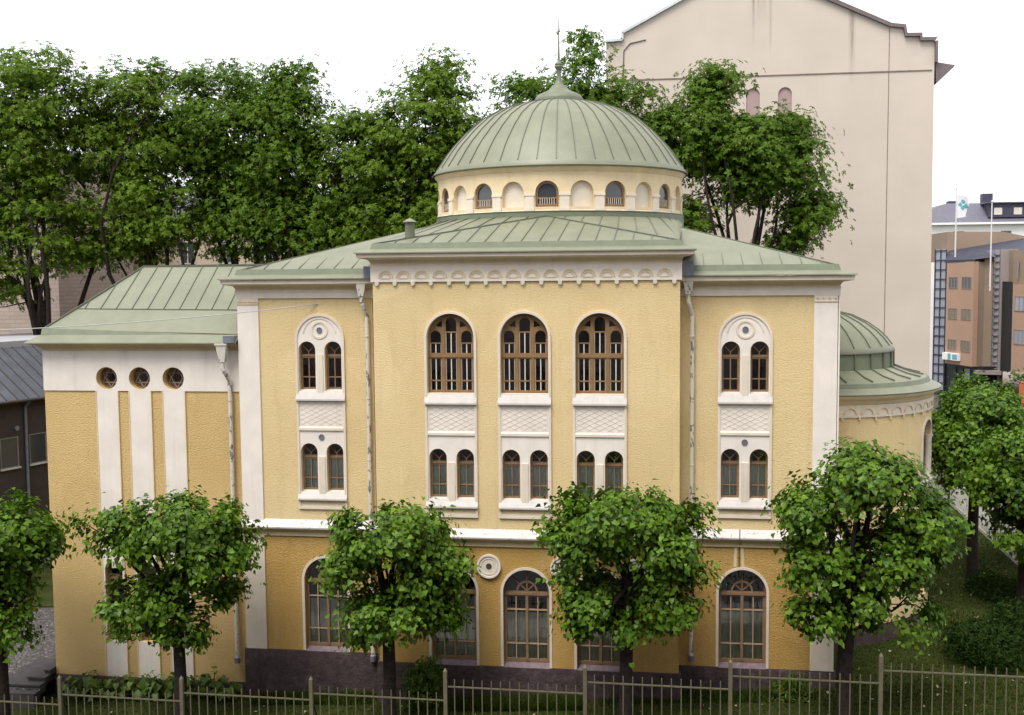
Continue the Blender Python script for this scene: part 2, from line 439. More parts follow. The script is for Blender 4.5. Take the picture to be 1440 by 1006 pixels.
gx = [-260, -160, -90, -60, -45] + [-36 + i for i in range(0, 66)] + [40, 60, 100, 180, 260]
gy = [-70, -45, -30] + [-20 + i for i in range(0, 56)] + [45, 60, 90, 140, 220, 400]
mb = MB(); W_ = len(gx)
vs = [(x, y, gz(x, y)) for y in gy for x in gx]
fs = [(j * W_ + i, j * W_ + i + 1, (j + 1) * W_ + i + 1, (j + 1) * W_ + i) for j in range(len(gy) - 1) for i in range(W_ - 1)]
mb.add(vs, fs).build('ground', 'lawn', smooth=True)['kind'] = 'structure'

def strip_sheet(name, mat, x0, x1, y0, y1, dz, nx=12, ny=20):
    b = MB(); vs = []
    for j in range(ny + 1):
        for i in range(nx + 1):
            x = x0 + (x1 - x0) * i / nx; y = y0 + (y1 - y0) * j / ny; vs.append((x, y, gz(x, y) + dz))
    b.add(vs, [(j * (nx + 1) + i, j * (nx + 1) + i + 1, (j + 1) * (nx + 1) + i + 1, (j + 1) * (nx + 1) + i) for j in range(ny) for i in range(nx)])
    o = b.build(name, mat); o['kind'] = 'structure'; return o
strip_sheet('street', 'asphalt', -60, 60, -19.9, -7.9, .02)
strip_sheet('pavement', 'pave', -60, 60, -7.8, -5.2, .12)
strip_sheet('side_street', 'asphalt', 23.5, 36, -5, 110, .02)
strip_sheet('side_pavement', 'pave', 20.0, 23.4, -5, 110, .13)
# cobbled yard to the left of the building, a little above the lawn
mb = MB()
mb.add([(-17.37, -.05, -3.40), (-27, -.05, -3.40), (-27, 9.5, -3.0), (-17.37, 9.5, -3.0)], [(0, 1, 2, 3)])
mb.add([(-17.37, -.05, -3.40), (-27, -.05, -3.40), (-27, -.05, -5), (-17.37, -.05, -5)], [(0, 1, 2, 3)])
o = mb.build('path', 'cobble'); o['kind'] = 'structure'
mb = MB()
mb.add([(-17.4, 8.2, -3.02), (-31, 7.2, -3.02), (-31, 14.2, -2.85), (-17.4, 22, -2.6)], [(0, 1, 2, 3)])
o = mb.build('lawn', 'lawn'); o['kind'] = 'structure'

# ------------------------------------------------------------------ the synagogue
S = .77          # recess of the side bays
ZP = -1.88       # top of the plinth
syn = thing('synagogue', 'ochre plastered synagogue with green sheet roof, ribbed dome and round-arched windows', 'synagogue', (0, 0, 0))

# window geometry ----------------------------------------------------
WC = (-2.43, .01, 2.45)                         # axes of the three middle bays
UP = dict(z0=7.24, z1=9.85, hw=.775)
PR = dict(z0=3.72, z1=5.40, hw=.292)
PRU = dict(z0=7.21, z1=8.90, hw=.292)
GR = dict(z0=-1.77, z1=1.40, hw=.765)
SX = 7.095
GX = 7.065

def holes_mid():
    h = []
    for c in WC:
        h.append(arch(c, UP['z0'], UP['z1'], UP['hw']))
        for sgn in (-1, 1): h.append(arch(c + sgn * .457, PR['z0'], PR['z1'], PR['hw']))
    return h
def holes_side(c):
    return [arch(c + s_ * .457, d['z0'], d['z1'], d['hw']) for d in (PR, PRU) for s_ in (-1, 1)]

# walls
MB().plate(rect(-5, 5, 2.46, 10.95), holes_mid(), 0, .45).build('upper_wall', 'ochre', syn)
MB().plate(rect(-5, 5, ZP, 2.3), [arch(c, GR['z0'] - .1, GR['z1'], GR['hw']) for c in WC], 0, .5).build('ground_floor_wall', 'ochre_shaded', syn)
for sg in (-1, 1):
    xa, xb = sorted((sg * 4.999, sg * 9.98))
    MB().plate(rect(xa, xb, 2.46, 10.5), holes_side(sg * SX), S, S + .45).build('upper_wall', 'ochre', syn)
    MB().plate(rect(xa, xb, ZP, 2.3), [arch(sg * GX, GR['z0'] - .1, GR['z1'], GR['hw'])], S, S + .5).build('ground_floor_wall', 'ochre_shaded', syn)
# body of the building behind the fronts (closed, dark inside)
mb = MB()
for sg in (-1, 1):
    mb.add([(sg * 4.99, 0.01, ZP), (sg * 4.99, 20, ZP), (sg * 4.99, 20, 12.0), (sg * 4.99, 0.01, 12.0)], [(0, 1, 2, 3)])
    mb.add([(sg * 9.97, S + .02, ZP - 2), (sg * 9.97, 19.2, ZP - 2), (sg * 9.97, 19.2, 10.9), (sg * 9.97, S + .02, 10.9)], [(0, 1, 2, 3)])
mb.add([(-10, 19.3, ZP - 2), (10, 19.3, ZP - 2), (10, 19.3, 11), (-10, 19.3, 11)], [(0, 1, 2, 3)])
mb.build('side_wall', 'ochre', syn)
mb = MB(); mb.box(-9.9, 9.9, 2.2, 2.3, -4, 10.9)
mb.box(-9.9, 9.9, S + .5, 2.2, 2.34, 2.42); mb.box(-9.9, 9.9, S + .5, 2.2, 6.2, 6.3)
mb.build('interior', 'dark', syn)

# plinth
def rock(x0, x1, y, z0, z1, seed, n_course=2):
    """rock faced granite: a displaced grid with joints"""
    r = random.Random(seed); b = MB(); nx = max(4, int((x1 - x0) / .14)); nz = 10
    vs = []
    for j in range(nz + 1):
        for i in range(nx + 1):
            x = x0 + (x1 - x0) * i / nx; z = z0 + (z1 - z0) * j / nz
            u = j / nz * n_course; e = min(1, min(u % 1, 1 - u % 1) * 5 + .12)
            if j == nz: e = .0
            vs.append((x, y - .055 - .035 * e * r.random(), z))
    b.add(vs, [(j * (nx + 1) + i, j * (nx + 1) + i + 1, (j + 1) * (nx + 1) + i + 1, (j + 1) * (nx + 1) + i) for j in range(nz) for i in range(nx)])
    b.add([(x0, y - .05, z1), (x1, y - .05, z1), (x1, y + .3, z1 + .012), (x0, y + .3, z1 + .012)], [(0, 1, 2, 3)])
    for xx in (x0, x1):
        b.add([(xx, y - .06, z0), (xx, y + .9, z0), (xx, y + .9, z1), (xx, y - .06, z1)], [(0, 1, 2, 3)])
    return b
rock(-5.06, 5.06, 0, -4.2, ZP - .012, 1).build('plinth', 'granite', syn, True)
rock(-10.05, -5.061, S, -4.4, ZP - .012, 2).build('plinth', 'granite', syn, True)
rock(5.061, 10.05, S, -4, ZP - .012, 3).build('plinth', 'granite', syn, True)

# white bays that frame the pairs of windows
def lozenges(b, x0, x1, z0, z1, y, step=.36, sl=.52, w=.010):
    h = z1 - z0
    k = -int((h / sl) / step) - 1
    while k * step < (x1 - x0) + h / sl:
        for d in (1, -1):
            pts = []
            xs = x0 + k * step if d == 1 else x1 - k * step
            # line z = z0 + sl*d*(x-xs)
            t0 = max(x0, min(xs, xs + d * h / sl)); t1 = min(x1, max(xs, xs + d * h / sl))
            if t1 - t0 > .03:
                b.bar((t0, y, z0 + sl * d * (t0 - xs)), (t1, y, z0 + sl * d * (t1 - xs)), w, .012)
        k += 1

def bay(c, y, top, hw, upper, kind):
    hole = []
    outer = arch(c, 3.13, top, hw, 28)
    for s_ in (-1, 1): hole.append(arch(c + s_ * .457, PR['z0'], PR['z1'], PR['hw'] + .004))
    if kind == 'mid': hole.append(arch(c, UP['z0'], UP['z1'], UP['hw'] + .004, 28))
    else:
        for s_ in (-1, 1): hole.append(arch(c + s_ * .457, PRU['z0'], PRU['z1'], PRU['hw'] + .004))
    root = MB().plate(outer, hole, y - .025, y + .002, back=False).build('window_surround', 'white', syn)
    b = MB(); t = .075
    inner = arch(c, 3.2, top - t, hw - t, 28)
    b.plate(arch(c, 3.12, top + .002, hw + .002, 28), [inner], y - .06, y - .024, back=False)
    b.plate(rect(c - hw + .08, c + hw - .08, 3.20, 3.25), [], y - .05, y - .024, back=False)
    # moulding between upper sill and lower pair
    b.prism([(y - .024, 5.83), (y - .065, 5.85), (y - .065, 5.93), (y - .04, 5.97), (y - .024, 5.98)], c - hw + .078, c + hw - .078)
    # slim piers beside and between the lower lights
    b.plate(rect(c - .11, c + .11, 3.62, 4.95), [], y - .055, y - .024, back=False)
    if kind != 'mid':
        b.plate(rect(c - .10, c + .10, 7.02, 8.45), [], y - .05, y - .024, back=False)
        b.plate(ring(c, 9.28, .235, .30, 0, 2 * PI, 28)[:29] , [circ(c, 9.28, .235, 28)], y - .045, y - .024, back=False)
        b.plate(ring(c, 9.1, .56, .60, .15, PI - .15, 20), [], y - .04, y - .024, back=False)
    b.build('bead', 'cream', root)
    b = MB(); x0, x1 = c - hw + .09, c + hw - .09
    lozenges(b, x0 + .02, x1 - .02, 6.02, 6.82, y - .026, .33, .5)
    b.build('lozenge_panel', 'cream', root)
    for z, dz in ((6.88, .35), (3.44, .30)):
        b = MB(); b.prism([(y + .16, z + dz + .02), (y - .03, z + dz - .04), (y - .125, z + .055), (y - .125, z), (y - .022, z)], c - hw - .005, c + hw + .005)
        b.build('sill', 'sillwhite', root)
    b = MB()
    b.plate(rect(c - hw + .09, c + hw - .09, 3.26, 3.42), [], y - .032, y - .024, back=False)
    b.build('under_sill_panel', 'buff', root)
    if kind != 'mid':
        for z in (9.28, 5.62):
            b = MB()
            b.plate(circ(c, z, .10), [circ(c, z, .082)], y - .05, y - .026, back=False)
            for q in range(-2, 3): b.box(c - .075, c + .075, y - .04, y - .027, z + q * .032 - .009, z + q * .032 + .009)
            b.build('air_vent', 'zinc', root)
    return root
for c in WC: bay(c, 0, 9.93, .865, True, 'mid')
for sg in (-1, 1): bay(sg * SX, S, 9.83, .86, True, 'side')

# windows: frame (mesh) > pane, glazing bars, curtain -----------------
def light_pair():
    """narrow round-headed window, origin at the sill centre, height 1.69, half width .29"""
    hw = .29; H = 1.69; zt = 1.17
    fr = MB()
    hs = [rect(-hw + .07, -.018, .10, .44), rect(.018, hw - .07, .10, .44), rect(-hw + .07, -.018, .475, zt - .06), rect(.018, hw - .07, .475, zt - .06)]
    arcin = [(-hw + .055, zt + .07)] + [(hw - .055, zt + .07)] + [((hw - .055) * math.cos(PI * i / 12), H - hw + (hw - .055) * math.sin(PI * i / 12)) for i in range(13)]
    fr.plate(arch(0, 0, H, hw), hs + [arcin], 0, .06)
    fr.box(-hw, hw, -.02, .0, zt - .01, zt + .04)
    root = fr.build('window', 'wood2', syn)
    b = MB()
    cz = H - hw + .0
    b.bar((0, .02, zt + .05), (0, .02, zt + .17), .035, .035)
    for sg in (-1, 1): b.bar((0, .02, zt + .16), (sg * .2, .02, zt + .36), .032, .035)
    b.build('tracery', 'wood2', root)
    return root, hw, H, zt
pair0, phw, pH, pzt = light_pair()
def add_pane(root, outline, mat='glass', y=.045):
    MB().plate(outline, [], y, y + .006, back=False).build('pane', mat, root)
add_pane(pair0, arch(0, .02, pH - .02, phw - .02))
pair_curt = copy_tree(pair0, syn)
b = MB(); nx = 16
for i in range(nx):
    x0 = -.34 + .68 * i / nx; x1 = -.34 + .68 * (i + 1) / nx
    y0 = .082 + .010 * math.sin(i * 2.1); y1 = .082 + .010 * math.sin((i + 1) * 2.1)
    b.quad((x0, y0, -.1), (x1, y1, -.1), (x1, y1, 1.25), (x0, y0, 1.25))
b.build('curtain', 'curtain', pair_curt, True)
first = True
for c, y in [(w, 0) for w in WC] + [(-SX, S), (SX, S)]:
    for s_ in (-1, 1):
        loc = (c + s_ * .457, y + .17, PR['z0'])
        if first: pair_curt.location = loc; first = False
        else: copy_tree(pair_curt, syn, loc)
first = True
for c in (-SX, SX):
    for s_ in (-1, 1):
        loc = (c + s_ * .457, S + .17, PRU['z0'])
        if first: pair0.location = loc; first = False
        else: copy_tree(pair0, syn, loc)

# big three-light windows
def three_light():
    hw = .77; H = UP['z1'] - UP['z0']; fr = MB(); hs = []
    cols = (-.515, 0, .515); w = .175
    for cx in cols:
        hs.append(rect(cx - w, cx + w, .09, .38)); hs.append(rect(cx - w, cx + w, .42, 1.13))
    for cx in (-.515, .515):
        hs.append(rect(cx - w, cx + w, 1.31, 1.62)); hs.append(arch(cx, 1.655, 2.05, w, 10))
    hs.append(rect(-w, w, 1.31, 1.98)); hs.append(arch(0, 2.02, 2.48, w, 10))
    for sg in (-1, 1):
        hs.append([(sg * .30, 2.16), (sg * .30, 2.38), (sg * .40, 2.33), (sg * .52, 2.20)] if sg > 0 else [(-.52, 2.20), (-.40, 2.33), (-.30, 2.38), (-.30, 2.16)])
    fr.plate(arch(0, 0, H, hw, 28), hs, 0, .07)
    fr.box(-hw, hw, -.03, 0, 1.17, 1.25)
    for cx in (-.26, .26): fr.box(cx - .035, cx + .035, -.015, 0, .0, 1.17); fr.box(cx - .035, cx + .035, -.015, 0, 1.25, 2.3)
    for cx in cols:
        fr.box(cx - .22, cx + .22, -.012, 0, .03, .08); fr.box(cx - .22, cx + .22, -.012, 0, 1.25, 1.29)
    root = fr.build('window', 'wood', syn)
    b = MB()
    for cx in cols:
        b.box(cx - .016, cx + .016, .01, .05, .09, 1.13)
        b.box(cx - .016, cx + .016, .01, .05, 1.31, 1.62 if cx else 1.98)
        for z0, z1 in ((.09, 1.13), (1.31, 1.62 if cx else 1.98)):
            for e in (-1, 1): b.box(cx + e * w - .012, cx + e * w + .012, .012, .05, z0, z1)
    b.build('glazing_bar', 'barw', root)
    add_pane(root, arch(0, .03, H - .03, hw - .03, 28), y=.055)
    return root
tw = three_light()
for i, c in enumerate(WC):
    loc = (c, .15, UP['z0'])
    if i == 0: tw.location = loc
    else: copy_tree(tw, syn, loc)

# tall ground floor windows
def ground_window():
    hw = GR['hw'] - .003; H = GR['z1'] - GR['z0']; zt = 2.30; fr = MB(); hs = []
    for sg in (-1, 1):
        for a, bb in ((.05, .34), (.385, .67)):
            x0, x1 = sorted((sg * a, sg * bb))
            if sg * a > 0: pass
            for z0, z1 in ((.11, .60), (.645, 1.75), (1.80, 2.22)): hs.append(rect(x0, x1, z0, z1))
    R1 = hw - .07; cz = zt + .09
    hs.append([(-R1, cz), (R1, cz)] + [(R1 * math.cos(PI * i / 20), max(cz, H - hw + R1 * math.sin(PI * i / 20))) for i in range(21)])
    fr.plate(arch(0, 0, H, hw, 28), hs, 0, .07)
    fr.box(-hw, hw, -.035, 0, zt - .03, zt + .06); fr.box(-.045, .045, -.025, 0, .05, zt - .03)
    root = fr.build('window', 'wood2', syn)
    b = MB()
    b.plate(ring(0, cz, .30, .36, 0, PI, 16), [], .01, .05)
    for a in (.0, .8, -.8):
        r0 = .34 if a else .0
        L = (H - cz) - .04 if not a else .73
        b.bar((math.sin(a) * r0, .03, cz + math.cos(a) * r0), (math.sin(a) * L, .03, cz + math.cos(a) * L), .045, .04)
    for a in (.8, -.8): b.bar((0, .03, cz + .02), (math.sin(a) * .32, .03, cz + math.cos(a) * .32), .035, .03)
    b.build('tracery', 'wood2', root)
    b = MB()
    for sg in (-1, 1):
        b.box(sg * .3625 - .012, sg * .3625 + .012, -.008, -.001, .11, 2.22)
        for z in (.6225, 1.775): b.box(*sorted((sg * .05, sg * .67)), -.008, -.001, z - .014, z + .014)
    b.build('glazing_bar', 'bar', root)
    add_pane(root, arch(0, .03, H - .03, hw - .03, 28), y=.05)
    b = MB(); nx = 30
    for i in range(nx):
        x0 = -.8 + 1.6 * i / nx; x1 = -.8 + 1.6 * (i + 1) / nx
        y0 = .10 + .012 * math.sin(i * 1.9); y1 = .10 + .012 * math.sin((i + 1) * 1.9)
        b.quad((x0, y0, -.1), (x1, y1, -.1), (x1, y1, 1.66), (x0, y0, 1.66))
    b.build('curtain', 'curtain_low', root, True)
    return root
gw = ground_window()
for i, (c, y) in enumerate([(w, 0) for w in WC] + [(-GX, S), (GX, S)]):
    loc = (c, y + .2, GR['z0'])
    if i == 0: gw.location = loc
    else: copy_tree(gw, syn, loc)
for c, y in [(w, 0) for w in WC] + [(-GX, S), (GX, S)]:
    oh = .855; t = 1.49; ih = GR['hw'] + .003
    o = arch(c, ZP + .004, t, oh, 28); i_ = arch(c, ZP - .05, GR['z1'] + .003, ih, 28)
    pts = [o[0]] + [(c - ih, ZP + .004)] + list(reversed(i_[2:])) + [(c + ih, ZP + .004)] + o[1:]
    root = MB().plate(pts, [], y - .03, y + .002, back=False).build('window_surround', 'cream', syn)
    b = MB(); b.prism([(y + .26, GR['z0'] + .01), (y + .0, GR['z0'] - .10), (y - .06, GR['z0'] - .115), (y - .06, ZP - .02), (y + .26, ZP - .02)], c - ih + .004, c + ih - .004)
    b.build('sill', 'granite_sill', root)
# roundels between the tall windows
for x in (-3.65, -1.22, 1.22, 3.65):
    root = MB().plate(circ(x, 1.50, .40, 36), [], -.05, .002, back=False).build('roundel', 'cream', syn)
    b = MB(); b.plate(circ(x, 1.5, .40, 36), [circ(x, 1.5, .34, 36)], -.085, -.049, back=False)
    b.plate(circ(x, 1.5, .29, 36), [circ(x, 1.5, .25, 36)], -.065, -.049, back=False); b.build('bead', 'white', root)
    MB().plate(circ(x, 1.5, .10, 20), [], -.058, -.049, back=False).build('hub', 'stone', root)

# string course ------------------------------------------------------
front = [(-9.98, 3.0), (-9.98, S), (-5.0, S), (-5.0, 0), (5.0, 0), (5.0, S), (9.98, S), (9.98, 3.0)]
string = MB().sweep(front, [(0, 2.30), (.05, 2.30), (.12, 2.36), (.20, 2.42), (.20, 2.46)], cap=False).build('string_course', 'buff', syn)
MB().sweep(front, [(.19, 2.46), (.23, 2.455), (.235, 2.505), (.0, 2.74)], cap=False).build('ledge', 'ledge', string)
MB().sweep(front, [(0, 2.16), (.05, 2.165), (.05, 2.302)], cap=False).build('band', 'buff', string)

# pilasters
for sg in (-1, 1):
    xa, xb = sorted((sg * 9.235, sg * 9.985))
    b = MB(); b.box(xa, xb, S - .05, S + .02, 2.6, 10.37)
    if sg > 0: b.box(xb - .02, xb + .05, S - .05, S + .7, 2.6, 10.37)
    root = b.build('pilaster', 'white', syn)
    b = MB(); b.box(xa, xb, S - .048, S + .02, ZP + .004, 2.17)
    b.build('pilaster_base', 'cream', root)
    b = MB(); b.prism([(S - .049, 10.16), (S - .075, 10.16), (S - .075, 10.19), (S - .049, 10.19)], xa, xb)
    n = 4
    for i in range(n):
        cx = xa + (i + .5) * (xb - xa) / n
        if sg < 0: b.plate([(cx - .085, 10.24), (cx + .085, 10.24), (cx, 10.35)], [], S - .085, S - .049, back=False)
        else: b.plate([(cx - .05, 10.26), (cx + .05, 10.26), (cx, 10.32)], [], S - .08, S - .049, back=False)
    b.build('capital', 'buff', root)

# middle frieze of little arches
b = MB(); b.box(-5.06, 5.06, -.06, .02, 10.90, 11.46)
for sg in (-1, 1): b.box(*sorted((sg * 4.98, sg * 5.06)), -.058, 1.4, 10.90, 11.46)
fr = b.build('arched_frieze', 'friezewhite', syn)
b = MB(); d = MB()
for i in range(16):
    cx = -4.85 + .604 * (i + .5)
    b.plate(ring(cx, 11.03, .205, .245, 0, PI, 14), [], -.085, -.059, back=False)
    b.plate(ring(cx, 11.03, .135, .165, 0, PI, 12), [], -.078, -.059, back=False)
    b.box(cx - .165, cx + .165, -.075, -.059, 11.00, 11.028)
for i in range(17):
    cx = -4.85 + .604 * i
    d.plate([(cx - .065, 10.91)] + [(cx + .065 * math.cos(a), 10.84 + .065 * math.sin(a)) for a in [PI + PI * k / 8 for k in range(9)]] + [(cx + .065, 10.91)], [], -.075, .0, back=False)
b.build('arch_moulding', 'buff', fr); d.build('corbel', 'cream', fr)

# cornices
def cornice(path, z0, out, z1, zf, mat='buff', par=None):
    o = MB().sweep(path, [(.0, z0), (.07, z0), (.07, z0 + .05), (.045, z0 + .06), (.06, z0 + .10), (.12, z0 + .19), (out * .55, z1 - .045), (out - .03, z1 - .015), (out - .02, z1)], cap=False).build('cornice', mat, par or syn, False)
    MB().sweep(path, [(out - .02, z1), (out, z1), (out, zf - .02), (out + .03, zf), (0, zf)], cap=False).build('fascia', 'cream', o)
    return o
midpath = [(-5.0, 16), (-5.0, 0), (5.0, 0), (5.0, 16)]
cornice(midpath, 11.43, .43, 11.70, 11.83, 'cornicebuff')
sidepathL = [(-9.98, 16), (-9.98, S), (-5.0, S)]; sidepathR = [(5.0, S), (9.98, S), (9.98, 16)]
for p in (sidepathL, sidepathR):
    cornice(p, 10.60, .43, 10.86, 11.0, 'cornicebuff')
    o = MB().sweep(p, [(0, 10.37), (.055, 10.37), (.055, 10.56), (.07, 10.57), (.07, 10.602)], cap=False).build('frieze', 'friezewhite', syn)

# roof sheets
def eave(path, zedge, out, zin, zup, par):
    MB().sweep(path, [(out - .03, zedge - .03), (out + .005, zedge - .035), (out, zedge), (.06, zin)], cap=False).build('eave_sheet', 'roof', par)
    MB().sweep(path, [(.062, zin), (.0, zup), (-.05, zup), (-.05, zin)], cap=False).build('gutter_upstand', 'roofdark', par)

DC = (.25, 10.0)
main = MB()
zr = 11.30; sl = .30
apex = (0, 10.0, zr + sl * 9.95)
Cn = [(-9.93, S + .05), (9.93, S + .05), (9.93, 19.2), (-9.93, 19.2)]
zc = zr
for i in range(4):
    a, b_ = Cn[i], Cn[(i + 1) % 4]; main.add([(a[0], a[1], zc), (b_[0], b_[1], zc), apex], [(0, 1, 2)])
mr = main.build('roof', 'roof', syn)
sm = MB()
def roofpt(x, y):
    d = min(9.93 - abs(x), y - (S + .05)); return (x, y, zr + sl * d * 1.002 + .004)
def seam_on(bm, p, q, w=.026, h=.035, k=1):
    p = Vector(p); q = Vector(q)
    t = (q - p).normalized(); up = Vector((0, 0, 1)); bm.bar(p + up * h * .4, q + up * h * .4, w, h, up)
for i in range(-16, 17):
    x = i * .62 + .2
    if abs(x) > 9.7: continue
    y1 = S + .05 + (9.93 - abs(x)); seam_on(sm, roofpt(x, S + .06), roofpt(x, min(y1, 9.0)))
for sg in (-1, 1):
    for i in range(1, 15):
        y = S + .05 + i * .62; seam_on(sm, roofpt(sg * 9.9, y), roofpt(sg * (9.93 - (y - S - .05)), y))
    seam_on(sm, roofpt(sg * 9.92, S + .06), roofpt(sg * 4.5, S + .05 + 5.43), .06, .05)
sm.build('seam', 'seam', mr)
eave([(-9.98, 16), (-9.98, S), (-5.0, S)], 11.045, .50, 11.17, 11.36, mr)
eave([(5.0, S), (9.98, S), (9.98, 16)], 11.045, .50, 11.17, 11.36, mr)

# transept roof: front hip and fanned corner sheets up to the drum
tr = MB(); zt_ = 12.13; ztop = 13.22
def dpt(a, z=ztop, r=5.02): return (DC[0] + r * math.sin(a), DC[1] - r * math.cos(a), z)
FL, FR = (-4.97, .06, zt_), (4.97, .06, zt_)
tip = dpt(0)
tr.add([FL, FR, tip], [(0, 1, 2)])
K = 12; A1 = math.radians(72)
for sg, co in ((-1, FL), (1, FR)):
    arcp = [dpt(sg * A1 * i / K) for i in range(K + 1)]
    tr.add([co] + arcp, [((0, i + 1, i + 2) if sg > 0 else (0, i + 2, i + 1)) for i in range(K)])
    end = (sg * 5.12, 10, zt_ - .1)
    tr.add([co, arcp[-1], dpt(sg * PI / 2), end], [(0, 1, 2), (0, 2, 3)])
tr_o = tr.build('transept_roof', 'roof', syn)
sm = MB()
for i in range(-8, 9):
    x = i * .6 - .1
    if abs(x) > 4.8: continue
    f = 1 - abs(x - tip[0] * (1 - abs(x) / 5)) / 5
    y = .06 + (tip[1] - .06) * f; z = zt_ + (ztop - zt_) * f
    seam_on(sm, (x, .07, zt_ + .004), (x + (tip[0]) * f * .3, y, z))
for sg, co in ((-1, FL), (1, FR)):
    seam_on(sm, co, tip, .05, .05)
    cov = Vector(co); tv = Vector(tip)
    for i in range(1, 10):
        a = sg * A1 * i / 9.2; p = Vector(dpt(a))
        u = i / 7.0
        tgt = tv.lerp(cov, u) if u < .97 else cov.lerp(Vector((sg * 5.05, 6.0, zt_ + .3)), min(.9, (u - .95) * 2.0))
        seam_on(sm, tgt, p, .04, .045)
sm.build('seam', 'seam', tr_o)
eave([(-5.0, 16), (-5.0, 0), (5.0, 0), (5.0, 16)], 11.865, .50, 11.98, 12.17, tr_o)

# drum -----------------------------------------------------------------
RD = 4.97; ZD0, ZD1 = 13.42, 15.0
L = 2 * PI * RD; nb = 24; bw = L / nb
drum = MB()
# arched bays drawn flat and wrapped round
def bay_half():
    b = MB(); b.plate(rect(-bw / 2, bw / 2, ZD0, ZD1), [arch(0, ZD0 + .16, 14.53, .43, 14)], 0, .17, back=False)
    return b
flat = bay_half()
bm = bmesh.new(); vv = [bm.verts.new(p) for p in flat.v]
for f in flat.f:
    try: bm.faces.new([vv[i] for i in f])
    except ValueError: pass
for k in range(-4, 5):
    bmesh.ops.bisect_plane(bm, geom=bm.verts[:] + bm.edges[:] + bm.faces[:], plane_co=(k * .13, 0, 0), plane_no=(1, 0, 0))
bm.verts.ensure_lookup_table(); bm.verts.index_update()
bv = [v.co.copy() for v in bm.verts]; bf = [[v.index for v in f.verts] for f in bm.faces]; bm.free()
for k in range(nb):
    a0 = 2 * PI * k / nb
    drum.add([(DC[0] + (RD - p.y) * math.sin(a0 + p.x / RD), DC[1] - (RD - p.y) * math.cos(a0 + p.x / RD), p.z) for p in bv], bf)
dr = drum.build('drum', 'buff', syn)
MB().lathe([(RD - .165, ZD0), (RD - .165, 14.6)], (DC[0], DC[1], 0), 96).build('niche_wall', 'cream', dr, True)
MB().lathe([(RD + .02, ZD0 - .02), (RD + .05, ZD0 - .02), (RD + .05, ZD0 + .0), (RD - .16, ZD0 + .17)], (DC[0], DC[1], 0), 96).build('niche_sill', 'cream', dr)
MB().lathe([(RD, 14.86), (RD + .04, 14.88), (RD + .05, 14.95), (RD + .13, 15.02), (RD + .15, 15.08), (RD - .1, 15.1)], (DC[0], DC[1], 0), 120).build('drum_cornice', 'buff', dr, True)
for k in range(nb):
    a = 2 * PI * (k + .5) / nb; b = MB()
    b.box(-.17, .17, -.035, .02, ZD0, 13.98); b.box(-.21, .21, -.055, .02, 13.985, 14.08); b.box(-.19, .19, -.05, .02, ZD0 - .01, 13.55)
    b.xf(lambda x, y, z: (DC[0] + (RD - y) * math.sin(a + x / RD), DC[1] - (RD - y) * math.cos(a + x / RD), z))
    b.build('pier', 'cream', dr)
def drum_window():
    hw = .405; H = .87; b = MB()
    hs = [arch(0, .30, H - .06, hw - .06, 12)] + [rect(-hw + .06 + i * .178, -hw + .06 + i * .178 + .15, .06, .25) for i in range(4)]
    b.plate(arch(0, 0, H, hw, 14), hs, 0, .07, back=False)
    root = b.build('window', 'wood', syn)
    b = MB()
    for i in range(1, 8): b.box(-hw + .06 + i * .086 - .010, -hw + .06 + i * .086 + .010, -.01, .0, .05, .26)
    b.build('glazing_bar', 'barw', root)
    MB().plate(arch(0, .03, H - .03, hw - .03, 12), [], .05, .056, back=False).build('pane', 'farpane', root)
    return root
dw = None
for k in range(0, 24, 2):
    a = 2 * PI * k / 24
    if 4 < k / 2 < 8: continue
    r = RD - .10
    loc = (DC[0] + r * math.sin(a), DC[1] - r * math.cos(a), 13.63)
    if dw is None: dw = drum_window(); dw.location = loc; dw.rotation_euler = (0, 0, a)
    else: copy_tree(dw, syn, loc, a)
MB().lathe([(RD + .10, 12.3), (RD + .08, 13.40), (RD + .10, 13.41), (RD + .10, 13.43), (RD - .05, 13.45)], (DC[0], DC[1], 0), 96).build('drum_flashing', 'roofdark', dr)
prof = [(5.19, 15.09), (5.19, 15.11), (5.04, 15.32), (4.84, 15.63), (4.62, 15.98), (4.38, 16.30), (3.88, 16.87), (3.29, 17.42), (2.62, 17.83), (1.96, 18.09), (1.39, 18.23), (.9, 18.29)]
prof = [(r, 15.09 + (z - 15.09) * .935) for r, z in prof]
dome = MB().lathe(prof, (DC[0], DC[1], 0), 144).build('dome', 'roof', syn, True)
b = MB(); nr = 44
for k in range(nr):
    a = 2 * PI * (k + .5) / nr
    pts = [(DC[0] + (r + .012) * math.sin(a), DC[1] - (r + .012) * math.cos(a), z + .008) for r, z in prof[2:]]
    for p, q in zip(pts[:-1], pts[1:]):
        b.bar(p, q, .026, .04, (math.sin(a), -math.cos(a), .6))
b.build('seam', 'seam', dome)
MB().lathe([(5.20, 15.06), (5.215, 15.085), (5.20, 15.11), (5.15, 15.15)], (DC[0], DC[1], 0), 144).build('rim', 'roofdark', dome, True)
fp = [(.98, 17.98), (1.0, 18.20), (.97, 18.26), (.90, 18.36), (.74, 18.45), (.56, 18.52), (.42, 18.60), (.33, 18.70), (.28, 18.78), (.21, 18.80), (.17, 18.86), (.13, 18.96), (.095, 19.1), (.085, 19.36), (.10, 19.42), (.17, 19.50), (.185, 19.56), (.14, 19.60), (.17, 19.62), (.16, 19.66), (.07, 19.70), (.05, 19.86), (.035, 20.2), (.02, 21.0), (.008, 21.62)]
MB().lathe(fp, (DC[0], DC[1], 0), 32).build('finial', 'roofdark', dome, True)

